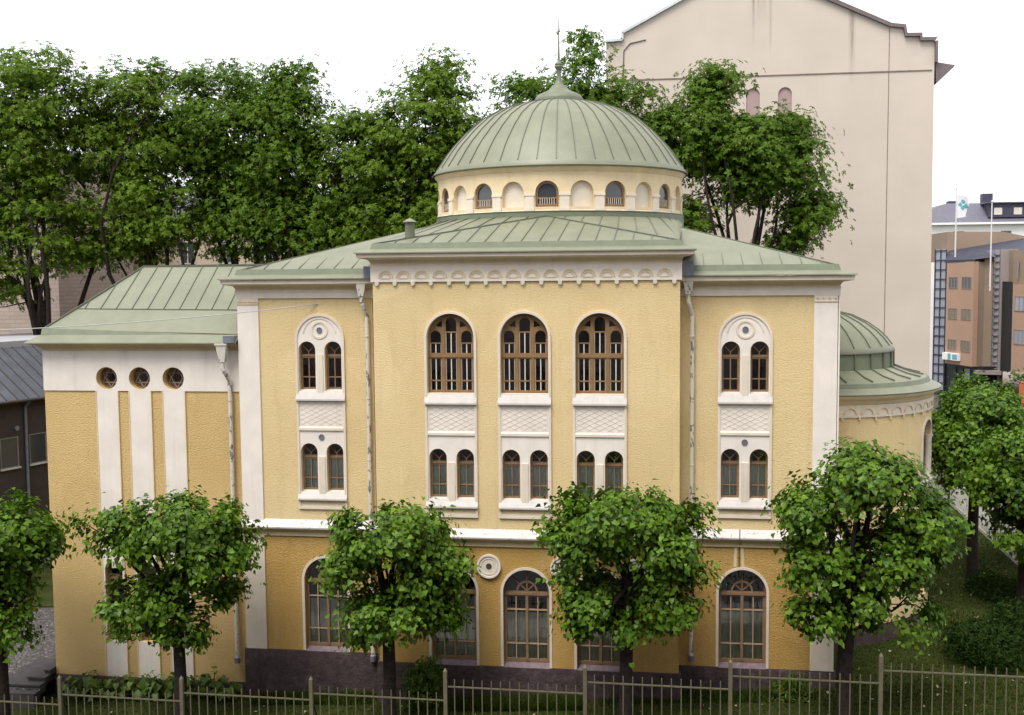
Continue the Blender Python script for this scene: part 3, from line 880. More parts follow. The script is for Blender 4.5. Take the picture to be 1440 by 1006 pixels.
# roof vent pipe
b = MB(); b.lathe([(.165, 11.95), (.165, 12.82)], (-4.0, 1.2, 0), 20)
vp = b.build('vent_pipe', 'roofdark', syn, True)
MB().lathe([(.14, 12.82), (.14, 12.9), (.24, 12.9), (.235, 12.92), (.0, 13.04)], (-4.0, 1.2, 0), 20).build('pipe_cap', 'roof', vp)

# downpipes
def downpipe(x, y, ztop, zbot, wall_y, r=.072):
    b = MB()
    b.add([(x - .2, y - .14, ztop), (x + .2, y - .14, ztop), (x + .2, y + .12, ztop), (x - .2, y + .12, ztop),
           (x - .09, y - .09, ztop - .62), (x + .09, y - .09, ztop - .62), (x + .09, y + .09, ztop - .62), (x - .09, y + .09, ztop - .62)],
          [(0, 1, 5, 4), (1, 2, 6, 5), (2, 3, 7, 6), (3, 0, 4, 7), (0, 3, 2, 1)])
    b.box(x - .22, x + .22, y - .16, y + .14, ztop - .04, ztop + .02)
    root = b.build('rain_hopper', 'pipe', syn)
    yy = wall_y - .13
    b = MB(); b.tube([(x, y, ztop - .55), (x, y, ztop - .85), (x + .02, y, ztop - .9), (x + .13, yy, ztop - 1.3), (x + .13, yy, ztop - 1.36), (x + .13, yy, zbot + .1), (x + .13, yy - .03, zbot)], r, 12)
    z = ztop - 2
    while z > zbot: b.lathe([(r + .012, 0), (r + .018, .03), (r + .012, .06)], (x + .13, yy, z), 12); z -= 2.1
    b.build('downpipe', 'pipe', root, False)
    MB().lathe([(r + .03, 0), (r + .035, .2), (r + .005, .24)], (x + .13, yy - .03, zbot - .02), 12).build('shoe', 'zinc', root)
    return root
downpipe(-5.52, .48, 11.05, -2.1, S)
downpipe(5.27, .48, 11.05, -1.65, S)
downpipe(-10.52, .62, 8.82, -2.45, 1.0)
# gutter ends
for q in ((-5.36, -5.06, .18, S, 11.02, 11.42), (5.08, 5.42, .2, S, 11.02, 11.5), (-10.42, -10.06, .45, .95, 8.86, 9.1)): MB().box(*q).build('gutter_box', 'zinc', syn)
# lightning strip down the middle block corner, also drawing the pipe's dark shadow line
MB().box(-5.22, -5.17, S - .03, S - .002, -2.6, 10.3).build('conductor', 'stone', syn)
# repaired crack over a ground floor window
b = MB()
for sg in (-1, 1): b.add([(GX - .12 + sg * .10 - .045, S - .012, 2.16), (GX - .12 + sg * .10 + .045, S - .012, 2.16), (GX - .12 + sg * .13 + .05, S - .012, 1.50), (GX - .12 + sg * .13 - .05, S - .012, 1.50)], [(0, 1, 2, 3)])
cr = b.build('mortar_patch', 'buff', syn)
MB().tube([(GX - .10, S - .02, 2.75), (GX - .12, S - .26, 2.5), (GX - .06, S - .1, 2.36), (GX - .12, S - .02, 2.2), (GX - .12, S - .015, 1.45), (GX - .10, S + .18, 1.1)], .014, 6).build('crack_wire', 'black', cr)

# left wing -----------------------------------------------------------
WY = 1.0; WX0, WX1 = -17.36, -10.0
stripes = (-14.98, -13.75, -12.50)
SH = .395
rz = 7.585; rr = .395
hs = []
mb = MB()
zpl = -3.22
outer = rect(WX0, WX1, zpl, 8.6)
mb.plate(outer, [arch(c, -1.9, 1.02, .33) for c in stripes] + [circ(c, rz, rr, 30) for c in stripes], WY, WY + .35)
mb.add([(WX0 + .001, WY, -5), (WX0 + .001, WY + 6.6, -5), (WX0 + .001, WY + 6.6, 8.6), (WX0 + .001, WY, 8.6)], [(0, 1, 2, 3)])
mb.add([(WX0, WY + 6.6, -5), (WX1, WY + 6.6, -5), (WX1, WY + 6.6, 9), (WX0, WY + 6.6, 9)], [(0, 1, 2, 3)])
wing = mb.build('wing_wall', 'ochre_wing', syn)
b = MB()
b.plate(rect(WX0 - .012, WX1, 7.14, 8.56), [circ(c, rz, rr + .001, 30) for c in stripes], WY - .035, WY + .001, back=False)
for c in stripes:
    b.plate(rect(c - SH, c + SH, zpl + .004, 7.139), [arch(c, -1.9, 1.02, .331)], WY - .034, WY + .001, back=False)
b.build('white_band', 'white', wing)
b = MB()
for c in stripes: b.box(c - SH - .03, c - SH - .001, WY - .05, WY, zpl + .005, 7.138); b.box(c + SH + .001, c + SH + .03, WY - .05, WY, zpl + .005, 7.138)
b.build('stripe_edge', 'buff', wing)
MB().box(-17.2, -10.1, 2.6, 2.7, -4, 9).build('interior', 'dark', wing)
rock(WX0 - .06, WX1 - .06, WY, -4.8, zpl - .012, 5).build('plinth', 'granite', wing, True)
# round windows with six-pointed star tracery
rw = None
for c in stripes:
    loc = (c, WY + .27, rz)
    if rw is None:
        b = MB(); b.plate(circ(0, 0, rr, 30), [circ(0, 0, rr - .055, 30)], 0, .06, back=False)
        rw = b.build('round_window', 'wood2', syn)
        b = MB(); R0 = rr - .04
        for off in (0, PI):
            p = [(R0 * math.sin(off + 2 * PI * i / 3), R0 * math.cos(off + 2 * PI * i / 3)) for i in range(3)]
            for i in range(3):
                q = p[(i + 1) % 3]; b.bar((p[i][0], .02 + (.012 if off else 0), p[i][1]), (q[0], .02 + (.012 if off else 0), q[1]), .035, .03)
        b.build('star_tracery', 'startrim', rw)
        MB().plate(circ(0, 0, rr - .02, 30), [], .05, .056, back=False).build('pane', 'glass', rw)
        MB().plate(circ(0, 0, rr - .05, 30), [circ(0, 0, .16, 6)], .09, .096, back=False).build('inner_glazing', 'startan', rw)
        rw.location = loc
    else: copy_tree(rw, syn, loc)
nw = None
for c in stripes:
    loc = (c, WY + .18, -1.9)
    if nw is None:
        b = MB(); H = 2.92; hw = .325
        b.plate(arch(0, 0, H, hw), [rect(-.25, -.02, .1, 1.1), rect(.02, .25, .1, 1.1), rect(-.25, -.02, 1.16, 2.2), rect(.02, .25, 1.16, 2.2), arch(0, 2.38, H - .07, hw - .07)], 0, .06, back=False)
        nw = b.build('window', 'wood2', syn); add_pane(nw, arch(0, .03, H - .03, hw - .03)); nw.location = loc
    else: copy_tree(nw, syn, loc)
wpath = [(WX0, WY + 6.6), (WX0, WY), (WX1, WY)]
MB().sweep(wpath, [(0, 8.54), (.04, 8.55), (.05, 8.62), (.09, 8.64), (.10, 8.70), (.18, 8.76), (.36, 8.80), (.38, 8.84)], cap=False).build('cornice', 'buff', wing)
wr = MB(); RY = 4.2; RZ = 11.52; RX = -15.05; e0 = 9.28
A_ = (WX0 + .04, WY + .04, e0 + .04); B_ = (WX1 + .9, WY + .04, e0 - .17); Rl = (RX, RY, RZ); Rr = (-9.0, RY, RZ + .02)
Bk = (WX1 + .9, 2 * RY - WY, e0); Ak = (WX0 + .04, 2 * RY - WY, e0)
def wz(x, y):
    t = (y - A_[1]) / (RY - A_[1]); zb = A_[2] + (B_[2] - A_[2]) * (x - A_[0]) / (B_[0] - A_[0]); return zb + (RZ - zb) * t
cols_ = [A_[0] + (RX - A_[0]) * k / 6 for k in range(7)] + [RX + (B_[0] - RX) * k / 12 for k in range(1, 13)]
vs = []
for x in cols_:
    y1 = RY if x > RX - 1e-6 else A_[1] + (x - A_[0]) / (RX - A_[0]) * (RY - A_[1])
    for k in range(5): y = A_[1] + (y1 - A_[1]) * k / 4; vs.append((x, y, wz(x, y)))
wr.add(vs, [(c * 5 + k, (c + 1) * 5 + k, (c + 1) * 5 + k + 1, c * 5 + k + 1) for c in range(len(cols_) - 1) for k in range(4)])
wr.add([A_, Rl, Rr, Bk, Ak], [(0, 1, 4), (1, 2, 3, 4)])
wro = wr.build('wing_roof', 'roof', syn)
b = MB()
ysplit = 2.05
for i in range(14):
    x = -16.9 + i * .6
    if x > -10.05: break
    y1 = RY if x > RX else A_[1] + (x - A_[0]) / (RX - A_[0]) * (RY - A_[1])
    yb = ysplit + (.08 if i % 2 else 0) * 0 + .05 * (x + 17) / 7
    if y1 > yb + .1: seam_on(b, (x, yb, wz(x, yb) + .004), (x, y1, wz(x, y1) + .004))
seam_on(b, (A_[0] + .62, ysplit - .02, wz(A_[0] + .62, ysplit - .02)), (-10.02, ysplit + .03, wz(-10.02, ysplit + .03) + .004), .03, .03)
seam_on(b, A_, Rl, .06, .05); seam_on(b, Rl, (-9.0, RY, RZ + .02), .07, .06)
b.build('seam', 'seam', wro)
MB().sweep(wpath, [(.42, 8.83), (.455, 8.83), (.45, 8.865), (.06, 9.12)], cap=False).build('eave_sheet', 'roof', wro)
b = MB()   # upstand that falls towards the hopper
b.quad((WX0 - .02, WY - .07, 9.13), (WX1 - .35, WY - .07, 8.90), (WX1 - .35, WY + .03, 9.10), (WX0 - .02, WY + .03, 9.36))
b.quad((WX0 - .07, WY - .02, 9.13), (WX0 - .07, WY + 6.6, 9.13), (WX0 + .02, WY + 6.6, 9.36), (WX0 + .02, WY + .03, 9.36))
b.build('gutter_upstand', 'roofdark', wro)

# number plate and lamp by the wing door
pl = MB().box(-15.02, -14.62, WY - .075, WY - .05, .78, 1.06)
plate = tag(pl.build('house_number_plate', 'plate'), 'small pale 17A number plate on white stripe behind the leftmost full linden', 'number plate')
cu = bpy.data.curves.new('number_text', 'FONT'); cu.body = '17A'; cu.size = .24; cu.align_x = 'CENTER'; cu.align_y = 'CENTER'; cu.extrude = .004
to = bpy.data.objects.new('tmp', cu); C.objects.link(to)
bpy.context.view_layer.update()
me = bpy.data.meshes.new_from_object(to.evaluated_get(bpy.context.evaluated_depsgraph_get()))
bpy.data.objects.remove(to)
me.materials.clear(); me.materials.append(M['black'])
tx = bpy.data.objects.new('number_text', me); C.objects.link(tx); tx.location = (-14.82, WY - .08, .92); tx.rotation_euler = (PI / 2, 0, 0); tx.parent = plate

# apse -----------------------------------------------------------------
AC = (10.0, 9.0); RA = 4.72
A0, A1_ = -.25, PI + .05
zl = -1.55
def wrap(mbx, R=RA, c=AC): return mbx.xf(lambda x, y, z: (c[0] + (R - y) * math.sin(x / R), c[1] - (R - y) * math.cos(x / R), z))
def bent(flat, step=.3):
    bm = bmesh.new(); vv = [bm.verts.new(p) for p in flat.v]
    for f in flat.f:
        try: bm.faces.new([vv[i] for i in f])
        except ValueError: pass
    xs = [v.co.x for v in bm.verts]; k = min(xs) + step
    while k < max(xs):
        bmesh.ops.bisect_plane(bm, geom=bm.verts[:] + bm.edges[:] + bm.faces[:], plane_co=(k, 0, 0), plane_no=(1, 0, 0)); k += step
    bm.verts.index_update()
    o = MB(); o.v = [tuple(v.co) for v in bm.verts]; o.f = [tuple(v.index for v in f.verts) for f in bm.faces]; bm.free(); return wrap(o)
aw = RA * math.radians(63)
ap = bent(MB().plate(rect(RA * A0, RA * A1_, zl, 6.1), [arch(aw, 3.35, 5.62, .56, 14), arch(aw, -1.0, 1.5, .6, 14)], 0, .4, back=False)).build('apse_wall', 'ochre', syn)
bent(MB().plate(arch(aw, 3.2, 5.72, .66, 14), [arch(aw, 3.35, 5.62, .56, 14)], -.05, .001, back=False)).build('window_surround', 'cream', ap)
bent(MB().box(aw - .72, aw + .72, -.12, .2, 3.1, 3.36)).build('sill', 'sillwhite', ap)
b = MB()
for sg in (1,):
    b.lathe([(.15, 3.36), (.13, 3.5), (.11, 3.6), (.105, 4.7), (.13, 4.74), (.12, 4.8), (.19, 4.95), (.2, 5.02)], (0, 0, 0), 12)
ang = (aw + .47) / RA
b.xf(lambda x, y, z: (x + AC[0] + (RA - .08) * math.sin(ang), y + AC[1] - (RA - .08) * math.cos(ang), z)); b.build('column', 'cream', ap, True)
for (z0, z1, hw) in ((3.36, 5.62, .56), (-1.0, 1.5, .6)):
    H = z1 - z0
    f = MB().plate(arch(0, 0, H, hw - .004), [rect(-hw + .07, -.03, .08, H * .62), rect(.03, hw - .07, .08, H * .62), arch(0, H * .68, H - .08, hw - .08)], .0, .06, back=False)
    root = f.build('window', 'wood2', syn)
    add_pane(root, arch(0, .03, H - .03, hw - .03), 'farpane')
    a = aw / RA; root.location = (AC[0] + (RA - .3) * math.sin(a), AC[1] - (RA - .3) * math.cos(a), z0); root.rotation_euler = (0, 0, a)
fr = bent(MB().plate(rect(RA * A0, RA * A1_, 5.98, 6.42), [], -.05, .01, back=False)).build('arched_frieze', 'cream', ap)
b = MB(); n = 26
for i in range(n):
    cx = RA * (A0 + (A1_ - A0) * (i + .5) / n)
    t = MB().plate(ring(cx, 6.09, .20, .245, 0, PI, 12), [], -.08, -.049, back=False)
    t.box(cx - .32, cx - .26, -.08, 0, 5.88, 5.99)
    wrap(t); b.add(t.v, t.f)
b.build('arch_moulding', 'buff', fr)
MB().lathe([(RA, 6.40), (RA + .06, 6.42), (RA + .07, 6.5), (RA + .14, 6.58), (RA + .28, 6.68), (RA + .30, 6.78)], (AC[0], AC[1], 0), 72, A0, A1_).build('cornice', 'buff', ap, True)
ar = MB().lathe([(RA + .32, 6.76), (RA + .33, 6.80), (RA - .06, 6.98)], (AC[0], AC[1], 0), 72, A0, A1_).build('apse_roof', 'roof', syn, False)
MB().lathe([(RA - .06, 6.98), (RA - .13, 7.14), (RA - .3, 7.13)], (AC[0], AC[1], 0), 72, A0, A1_).build('gutter_upstand', 'roofdark', ar)
MB().lathe([(RA - .14, 7.12), (3.9, 7.28), (3.34, 7.5)], (AC[0], AC[1], 0), 72, A0, A1_).build('skirt_roof', 'roof', ar)
MB().lathe([(3.32, 7.48), (3.30, 8.10)], (AC[0], AC[1], 0), 72, A0, A1_).build('drum_flashing', 'roofdark', ar)
aprof = [(3.36, 8.08), (3.38, 8.12), (3.26, 8.30), (3.06, 8.57), (2.76, 8.86), (2.35, 9.15), (1.8, 9.42), (1.1, 9.60), (.0, 9.68)]
MB().lathe(aprof, (AC[0], AC[1], 0), 72, A0, A1_).build('half_dome', 'roof', ar, True)
b = MB()
n = 15
for k in range(n + 1):
    a = A0 + (A1_ - A0) * k / n
    P = lambda r, z: (AC[0] + r * math.sin(a), AC[1] - r * math.cos(a), z)
    upv = (math.sin(a), -math.cos(a), .5)
    for pr in ([(4.4, 7.18), (3.9, 7.29), (3.34, 7.51)], [(3.33, 7.5), (3.32, 8.08)], aprof[2:-1]):
        for p, q in zip(pr[:-1], pr[1:]): b.bar(P(p[0] + .01, p[1] + .012), P(q[0] + .01, q[1] + .012), .04, .05, upv)
b.build('seam', 'seam', ar)
b = rock(-1.2, RA * A1_, 0, -4, zl - .01, 8); wrap(b); b.build('plinth', 'granite', ap, True)

# ------------------------------------------------------------------ cable strung across the yard
w0 = Vector((-7.15, .76, 10.17)); w1 = Vector((-30, -10, 10.2))
pts = [w0.lerp(w1, t) - Vector((0, 0, 4 * .7 * t * (1 - t))) for t in [i / 24 for i in range(25)]]
tag(MB().tube(pts, .016, 5).build('cable', 'wire'), 'thin pale cable strung from the left bay past the wing roof', 'cable')

# ------------------------------------------------------------------ stone steps beside the wing
b = MB()
for i, xl in enumerate((-18.95, -18.05, -17.6)):
    b.box(xl, -17.385, .0 + i * .33, 2.6, -3.6, -3.27 + i * .155)
    b.box(xl - .03, -17.384, -.03 + i * .33, 2.62, -3.325 + i * .155, -3.265 + i * .155)
b.box(-19.6, -17.40, -.38, -.06, -5, -3.45)
tag(b.build('stone_steps', 'stone'), 'dark stone steps at the left corner of the low wing', 'steps')

# ------------------------------------------------------------------ leaves, trees and plants
LT = np.array([[0, .06, 0], [-.40, -.02, .04], [-.46, .38, .10], [0, 1.08, -.20], [.46, .38, .10], [.40, -.02, .04], [0, .42, -.03]])
LF = np.array([[0, 6, 1], [1, 6, 2], [2, 6, 3], [3, 6, 4], [4, 6, 5], [5, 6, 0]])
# lobed leaf cluster used on distant trees: three pointed leaflets
def cluster_template():
    vs = []; fs = []
    for k, (ang, ln) in enumerate(((0, 1.0), (1.15, .85), (-1.15, .85), (2.2, .6), (-2.2, .6))):
        d = np.array([math.sin(ang), math.cos(ang), 0]); s_ = np.array([d[1], -d[0], 0]); o = len(vs)
        vs += [np.zeros(3) + [0, 0, .02 * k], d * ln * .55 + s_ * ln * .26 + [0, 0, .03], d * ln + [0, 0, -.14], d * ln * .55 - s_ * ln * .26 + [0, 0, .03]]
        fs += [[o, o + 1, o + 2], [o, o + 2, o + 3]]
    return np.array(vs), np.array(fs)
CT, CF = cluster_template()

def leaves(pos, nrm, size, T=LT, F=LF, droop=None, rng=RNG):
    n = len(pos)
    nrm = nrm / np.maximum(1e-6, np.linalg.norm(nrm, axis=1, keepdims=True))
    t = rng.normal(size=(n, 3))
    if droop is not None: t += droop
    t -= nrm * (t * nrm).sum(1, keepdims=True); t /= np.maximum(1e-6, np.linalg.norm(t, axis=1, keepdims=True))
    r = np.cross(t, nrm)
    V = pos[:, None, :] + size[:, None, None] * (T[None, :, 0:1] * r[:, None, :] + T[None, :, 1:2] * t[:, None, :] + T[None, :, 2:3] * nrm[:, None, :])
    Fi = (F[None] + (np.arange(n) * len(T))[:, None, None]).reshape(-1, 3)
    return V.reshape(-1, 3), Fi

def np_mesh(name, V, F, mat, parent=None, kind=None):
    me = bpy.data.meshes.new(name)
    me.vertices.add(len(V)); me.vertices.foreach_set('co', V.astype(np.float32).ravel())
    me.loops.add(F.size); me.loops.foreach_set('vertex_index', F.astype(np.int32).ravel())
    me.polygons.add(len(F)); me.polygons.foreach_set('loop_start', np.arange(0, F.size, 3, dtype=np.int32))
    me.update(calc_edges=True); me.materials.append(M[mat])
    o = bpy.data.objects.new(name, me); C.objects.link(o)
    if parent: o.parent = parent
    if kind: o['kind'] = kind
    return o

def in_ellipsoids(ells, n, rng, shell=2.0):
    vol = np.array([e[3] * e[4] * e[5] for e in ells]) ** .85; pick = rng.choice(len(ells), n, p=vol / vol.sum())
    d = rng.normal(size=(n, 3)); d /= np.linalg.norm(d, axis=1, keepdims=True)
    rad = rng.random(n) ** (1 / (3 * shell)) * (.82 + .26 * rng.random(n))
    rad = np.where(rng.random(n) < .12, rad * 1.27, rad)
    E = np.array(ells)[pick]
    return E[:, :3] + d * rad[:, None] * E[:, 3:6], d

def limb(b, p0, p1, r0, r1, rng, n=6, sag=.12):
    p0 = np.array(p0, float); p1 = np.array(p1, float); L = np.linalg.norm(p1 - p0)
    off = rng.normal(size=3) * L * sag
    pts = []
    for i in range(n):
        t = i / (n - 1); p = p0 + (p1 - p0) * t + off * math.sin(PI * t) + np.array([0, 0, L * .08 * math.sin(PI * t)])
        pts.append(tuple(p))
    b.tube(pts, [r0 + (r1 - r0) * i / (n - 1) for i in range(n)], 6)
    return pts

def make_tree(name, label, group, base, fork, r_trunk, ells, n_clump, per, sig, lsize, mat, seed, T, F, shell=2.0, up=1.0, nlimb=7, droop=0., flat=.6, out=.5, lean=None):
    rng = np.random.default_rng(seed)
    root = thing(name, label, 'tree', base, group)
    bx = np.array(base, float)
    b = MB(); rel = [tuple(np.array(e[:3]) - bx) + tuple(e[3:]) for e in ells]
    fk = np.array(fork, float) - bx
    m1 = fk * .35 + rng.normal(size=3) * [.06, .06, 0]; m2 = fk * .7 + rng.normal(size=3) * [.07, .07, 0]
    b.tube([(0, 0, -.5), (0, 0, .05), tuple(m1), tuple(m2), tuple(fk)], [r_trunk * 1.35, r_trunk * 1.12, r_trunk, r_trunk * .92, r_trunk * .8], 10)
    cl, d = in_ellipsoids(rel, n_clump, rng, shell)
    ends = []
    tg, _ = in_ellipsoids([(e[0], e[1], e[2], e[3] * .72, e[4] * .72, e[5] * .72) for e in rel], nlimb, rng, 2.5)
    for k in range(nlimb):
        t0 = .62 + .38 * rng.random()
        st = fk * t0 if tg[k][2] > fk[2] * .5 else fk * .75
        pts = limb(b, st, tg[k], r_trunk * .5, r_trunk * .13, rng, 7, .10); ends += pts[2:]
    E = np.array(ends)
    for k in range(0, n_clump, 2):
        j = np.argmin(((E - cl[k]) ** 2).sum(1) + 1.2 * np.maximum(0, E[:, 2] - cl[k][2]))
        limb(b, E[j], cl[k], r_trunk * .12, r_trunk * .035, rng, 4, .12)
    b.build('trunk', 'bark', root, True)
    cnt = np.maximum(6, (per * (.45 + 1.1 * rng.random(n_clump))).astype(int))
    idx = np.repeat(np.arange(n_clump), cnt); n = len(idx)
    sz = sig * (.7 + .7 * rng.random(n_clump))
    off = rng.normal(size=(n, 3)) * sz[idx][:, None] * [1, 1, flat]
    pos = cl[idx] + off
    nr = np.zeros((n, 3)); nr[:, 2] = up; nr += out * d[idx] + .5 * rng.normal(size=(n, 3)) + .25 * off / sz[idx][:, None]
    nr[:, 2] = np.abs(nr[:, 2]) * .9 + .05
    dr = np.tile([0, 0, -droop], (n, 1)) + d[idx] * .6
    V, Fi = leaves(pos, nr, lsize * (.65 + .7 * rng.random(n)), T, F, dr, rng)
    np_mesh('crown', V, Fi, mat, root)
    return root

# the row of pollarded lindens between fence and building
TY = -2.45
def linden(label, x, ells, seed, n=100, rt=.2, y=TY, fork=.6, group='lindens along the front fence', per=100, sig=.215, ls=.145):
    z = gz(x, y)
    fz = np.mean([e[2] for e in ells]) + fork * .2
    r_ = random.Random(seed + 900); big = list(ells)
    ells = [(e[0], e[1], e[2], e[3] * .9, e[4], e[5] * .86) for e in big]
    for _ in range(9):
        e = r_.choice(big[:5]); a = r_.uniform(-.35, PI + .35)
        ells.append((e[0] + e[3] * 1.0 * math.cos(a), e[1] + r_.uniform(-.5, .5), e[2] + e[5] * 1.0 * math.sin(a), r_.uniform(.28, .5), .35, r_.uniform(.2, .34)))
    return make_tree('linden_tree', label, group, (x, y, z), (x + .05, y, fz), rt, ells, n, per, sig, ls, 'linden', seed, LT, LF, 1.7, .85, 11, .9, .8, .8)
linden('linden cut off by the left edge of the photo', -17.2,
       [(-17.4, TY, 3.0, 2.5, 1.6, .85), (-16.4, TY, 2.4, 1.5, 1.3, .7), (-17.6, TY, 1.2, 1.5, 1.4, .9), (-17.0, TY - .1, -.2, 1.3, 1.2, .8)], 31, 105)
linden('linden in front of the low wing with three round windows', -11.05,
       [(-11.0, TY, 3.35, 2.6, 1.7, .75), (-9.7, TY, 2.5, 1.3, 1.4, .9), (-12.5, TY, 2.7, 1.2, 1.3, .65), (-12.3, TY, .75, 1.3, 1.4, .85), (-10.4, TY, .9, 1.6, 1.4, .75), (-12.1, TY, -.5, .9, 1.0, .55), (-10.7, TY, -.2, .8, 1.0, .5)], 32, 150)
linden('linden in front of the left downpipe of the middle block', -4.05,
       [(-3.9, TY, 3.2, 2.1, 1.6, .95), (-2.7, TY, 2.0, 1.2, 1.4, .9), (-5.1, TY, 2.2, 1.0, 1.3, .7), (-3.4, TY, .7, 1.6, 1.4, .8), (-4.6, TY, .25, .95, 1.1, .65), (-2.5, TY, .9, .6, .9, .6)], 33, 145)
linden('linden hiding the rightmost ground window of the middle block', 3.35,
       [(3.4, TY, 3.9, 2.0, 1.7, .85), (4.6, TY, 3.0, 1.25, 1.4, .8), (2.1, TY, 2.9, 1.15, 1.4, .8), (4.7, TY, 1.5, .85, 1.2, 1.1), (2.6, TY, 1.3, 1.2, 1.2, .8), (3.7, TY, .8, 1.1, 1.2, .7), (2.1, TY, .5, .5, .8, .5)], 34, 160)
linden('tallest front linden, before the right pilaster and the apse', 9.85,
       [(10.4, TY, 5.0, 1.7, 1.7, .8), (11.8, TY, 4.0, 1.0, 1.4, .8), (8.75, TY, 4.1, 1.0, 1.3, .7), (11.0, TY, 2.8, 1.6, 1.6, 1.0), (8.9, TY, 2.6, 1.0, 1.3, .8), (11.1, TY, 1.2, 1.3, 1.2, .65), (8.9, TY, 1.0, .85, 1.0, .5), (10.2, TY, 1.7, .9, 1.1, .7)], 35, 185, .23)
linden('shaded linden behind the apse lawn, trunk before the side fence', 17.35,
       [(17.4, 12, 5.2, 2.0, 2.0, 1.2), (16.6, 12, 3.8, 1.7, 1.8, 1.0), (18.3, 12.5, 3.4, 1.9, 1.9, 1.1), (17.4, 11.5, 2.5, 1.5, 1.5, .7), (18.7, 12.5, 2.2, 1.3, 1.5, .6)], 36, 160, .22, 12, group='lindens along the side fence')
linden('linden cut off by the right edge of the photo', 17.85,
       [(18.0, 7.4, 4.2, 1.9, 2.0, 1.0), (17.2, 7.4, 3.0, 1.6, 1.7, .9), (18.8, 7.2, 2.6, 1.7, 1.7, 1.0), (17.8, 7.2, 1.5, 1.3, 1.4, .7), (18.7, 7.0, .9, 1.2, 1.2, .7)], 37, 160, .22, 7.4, group='lindens along the side fence')
linden('pale green linden crown by the side street, below the orange office block', 21.0,
       [(20.9, 24, 3.6, 2.6, 2.4, 2.3), (21.4, 24, 1.5, 2.2, 2.0, 1.6)], 38, 130, .2, 24, group='lindens along the side fence')

# big trees behind the building
def back_tree(label, x, y, ells, seed, n, mat='maple', rt=.28, nl=11, per=62, sig=.58, ls=.235, fork=9.0):
    r_ = random.Random(seed); big = max(ells, key=lambda e: e[2] + e[5])
    ells = list(ells) + [(big[0] + r_.uniform(-.85, .85) * big[3], y + r_.uniform(-.4, .4) * big[4], big[2] + big[5] * r_.uniform(.62, .92), r_.uniform(.4, .65), .6, r_.uniform(.45, .8)) for _ in range(4)]
    return make_tree('broadleaf_tree', label, 'trees behind the synagogue', (x, y, gz(x, y)), (x + .3, y, fork), rt, ells, int(n * 1.12), per, sig, ls, mat, seed, CT, CF, 1.0, .8, nl, .35, .5, .6)
B1 = 24
back_tree('dense tree reaching past the left edge, left of the low wing', -30.5, 22.5, [(-31.3, 22.5, 19.8, 4.4, 3.4, 4.4), (-31, 22.5, 14.5, 4.6, 3.2, 3.4), (-33.5, 21.5, 11.5, 2.6, 2.4, 1.8)], 51, 230, rt=.32)
back_tree('broad tree over the hip of the wing roof', -24.5, 25, [(-26, 25, 19.6, 4.2, 3.2, 4.2), (-23.5, 25, 15.2, 4.3, 3.2, 3.2), (-26.5, 25, 13.0, 2.6, 2.5, 2.0)], 52, 220, rt=.30)
back_tree('tree rising behind the ridge of the low wing roof', -19.5, 26, [(-20.5, 26, 19.4, 3.6, 3.0, 3.9), (-18.6, 26, 15.0, 3.6, 3.0, 2.8)], 53, 185, 'maple2')
back_tree('tree with two top sprigs left of the open sky gap', -16.5, 25, [(-16.6, 25, 18.6, 2.7, 2.8, 4.2), (-15.6, 25, 14.2, 3.4, 2.8, 2.4), (-16.3, 25, 21.8, .9, .9, 1.2)], 54, 160, 'maple2')
back_tree('feathery tree left of the vent pipe behind the left bay', -11.5, 24.5, [(-11.8, 24.5, 17.2, 2.7, 2.6, 3.2), (-11.2, 24.5, 13.6, 3.2, 2.6, 2.2)], 55, 135)
back_tree('tall rounded tree just left of the big dome', -7.9, 24, [(-8.2, 24, 18.6, 3.2, 2.8, 3.2), (-7.6, 24, 14.6, 3.4, 2.8, 3.0), (-7.9, 24, 21.7, .9, .9, 1.1), (-5.9, 24, 17.8, 1.8, 2.0, 2.0)], 56, 190)
back_tree('tree behind the dome finial with its top against the sky', -.5, 25, [(-2.6, 25, 20.4, 1.9, 2.2, 1.6), (.2, 25, 20.3, 2.0, 2.2, 2.2), (2.4, 25, 20.4, 1.4, 1.8, 1.7), (.5, 25, 16.5, 4.2, 2.6, 2.2), (.3, 25, 22.9, .6, .6, 1.1), (4.2, 25, 18.7, 1.3, 1.6, 1.3)], 57, 190, 'maple2')
back_tree('dark tree right of the dome before the pinkish grey gable', 8.6, 24, [(6.3, 24, 18.2, 2.2, 2.3, 2.1), (7.0, 24, 20.5, .7, .7, .8), (9.3, 24, 17.3, 2.3, 2.4, 2.0), (10.9, 24, 18.4, .75, .8, 1.5), (11.3, 24, 16.4, 1.3, 1.8, 1.5), (9.0, 24, 15.4, 2.0, 2.2, .9), (12.0, 24, 14.4, 1.2, 1.6, 1.1), (11.2, 24, 12.9, 1.0, 1.4, .9), (5.6, 24, 14.0, 1.3, 1.5, 1.0)], 58, 230, 'maple2', fork=11.2, rt=.24)

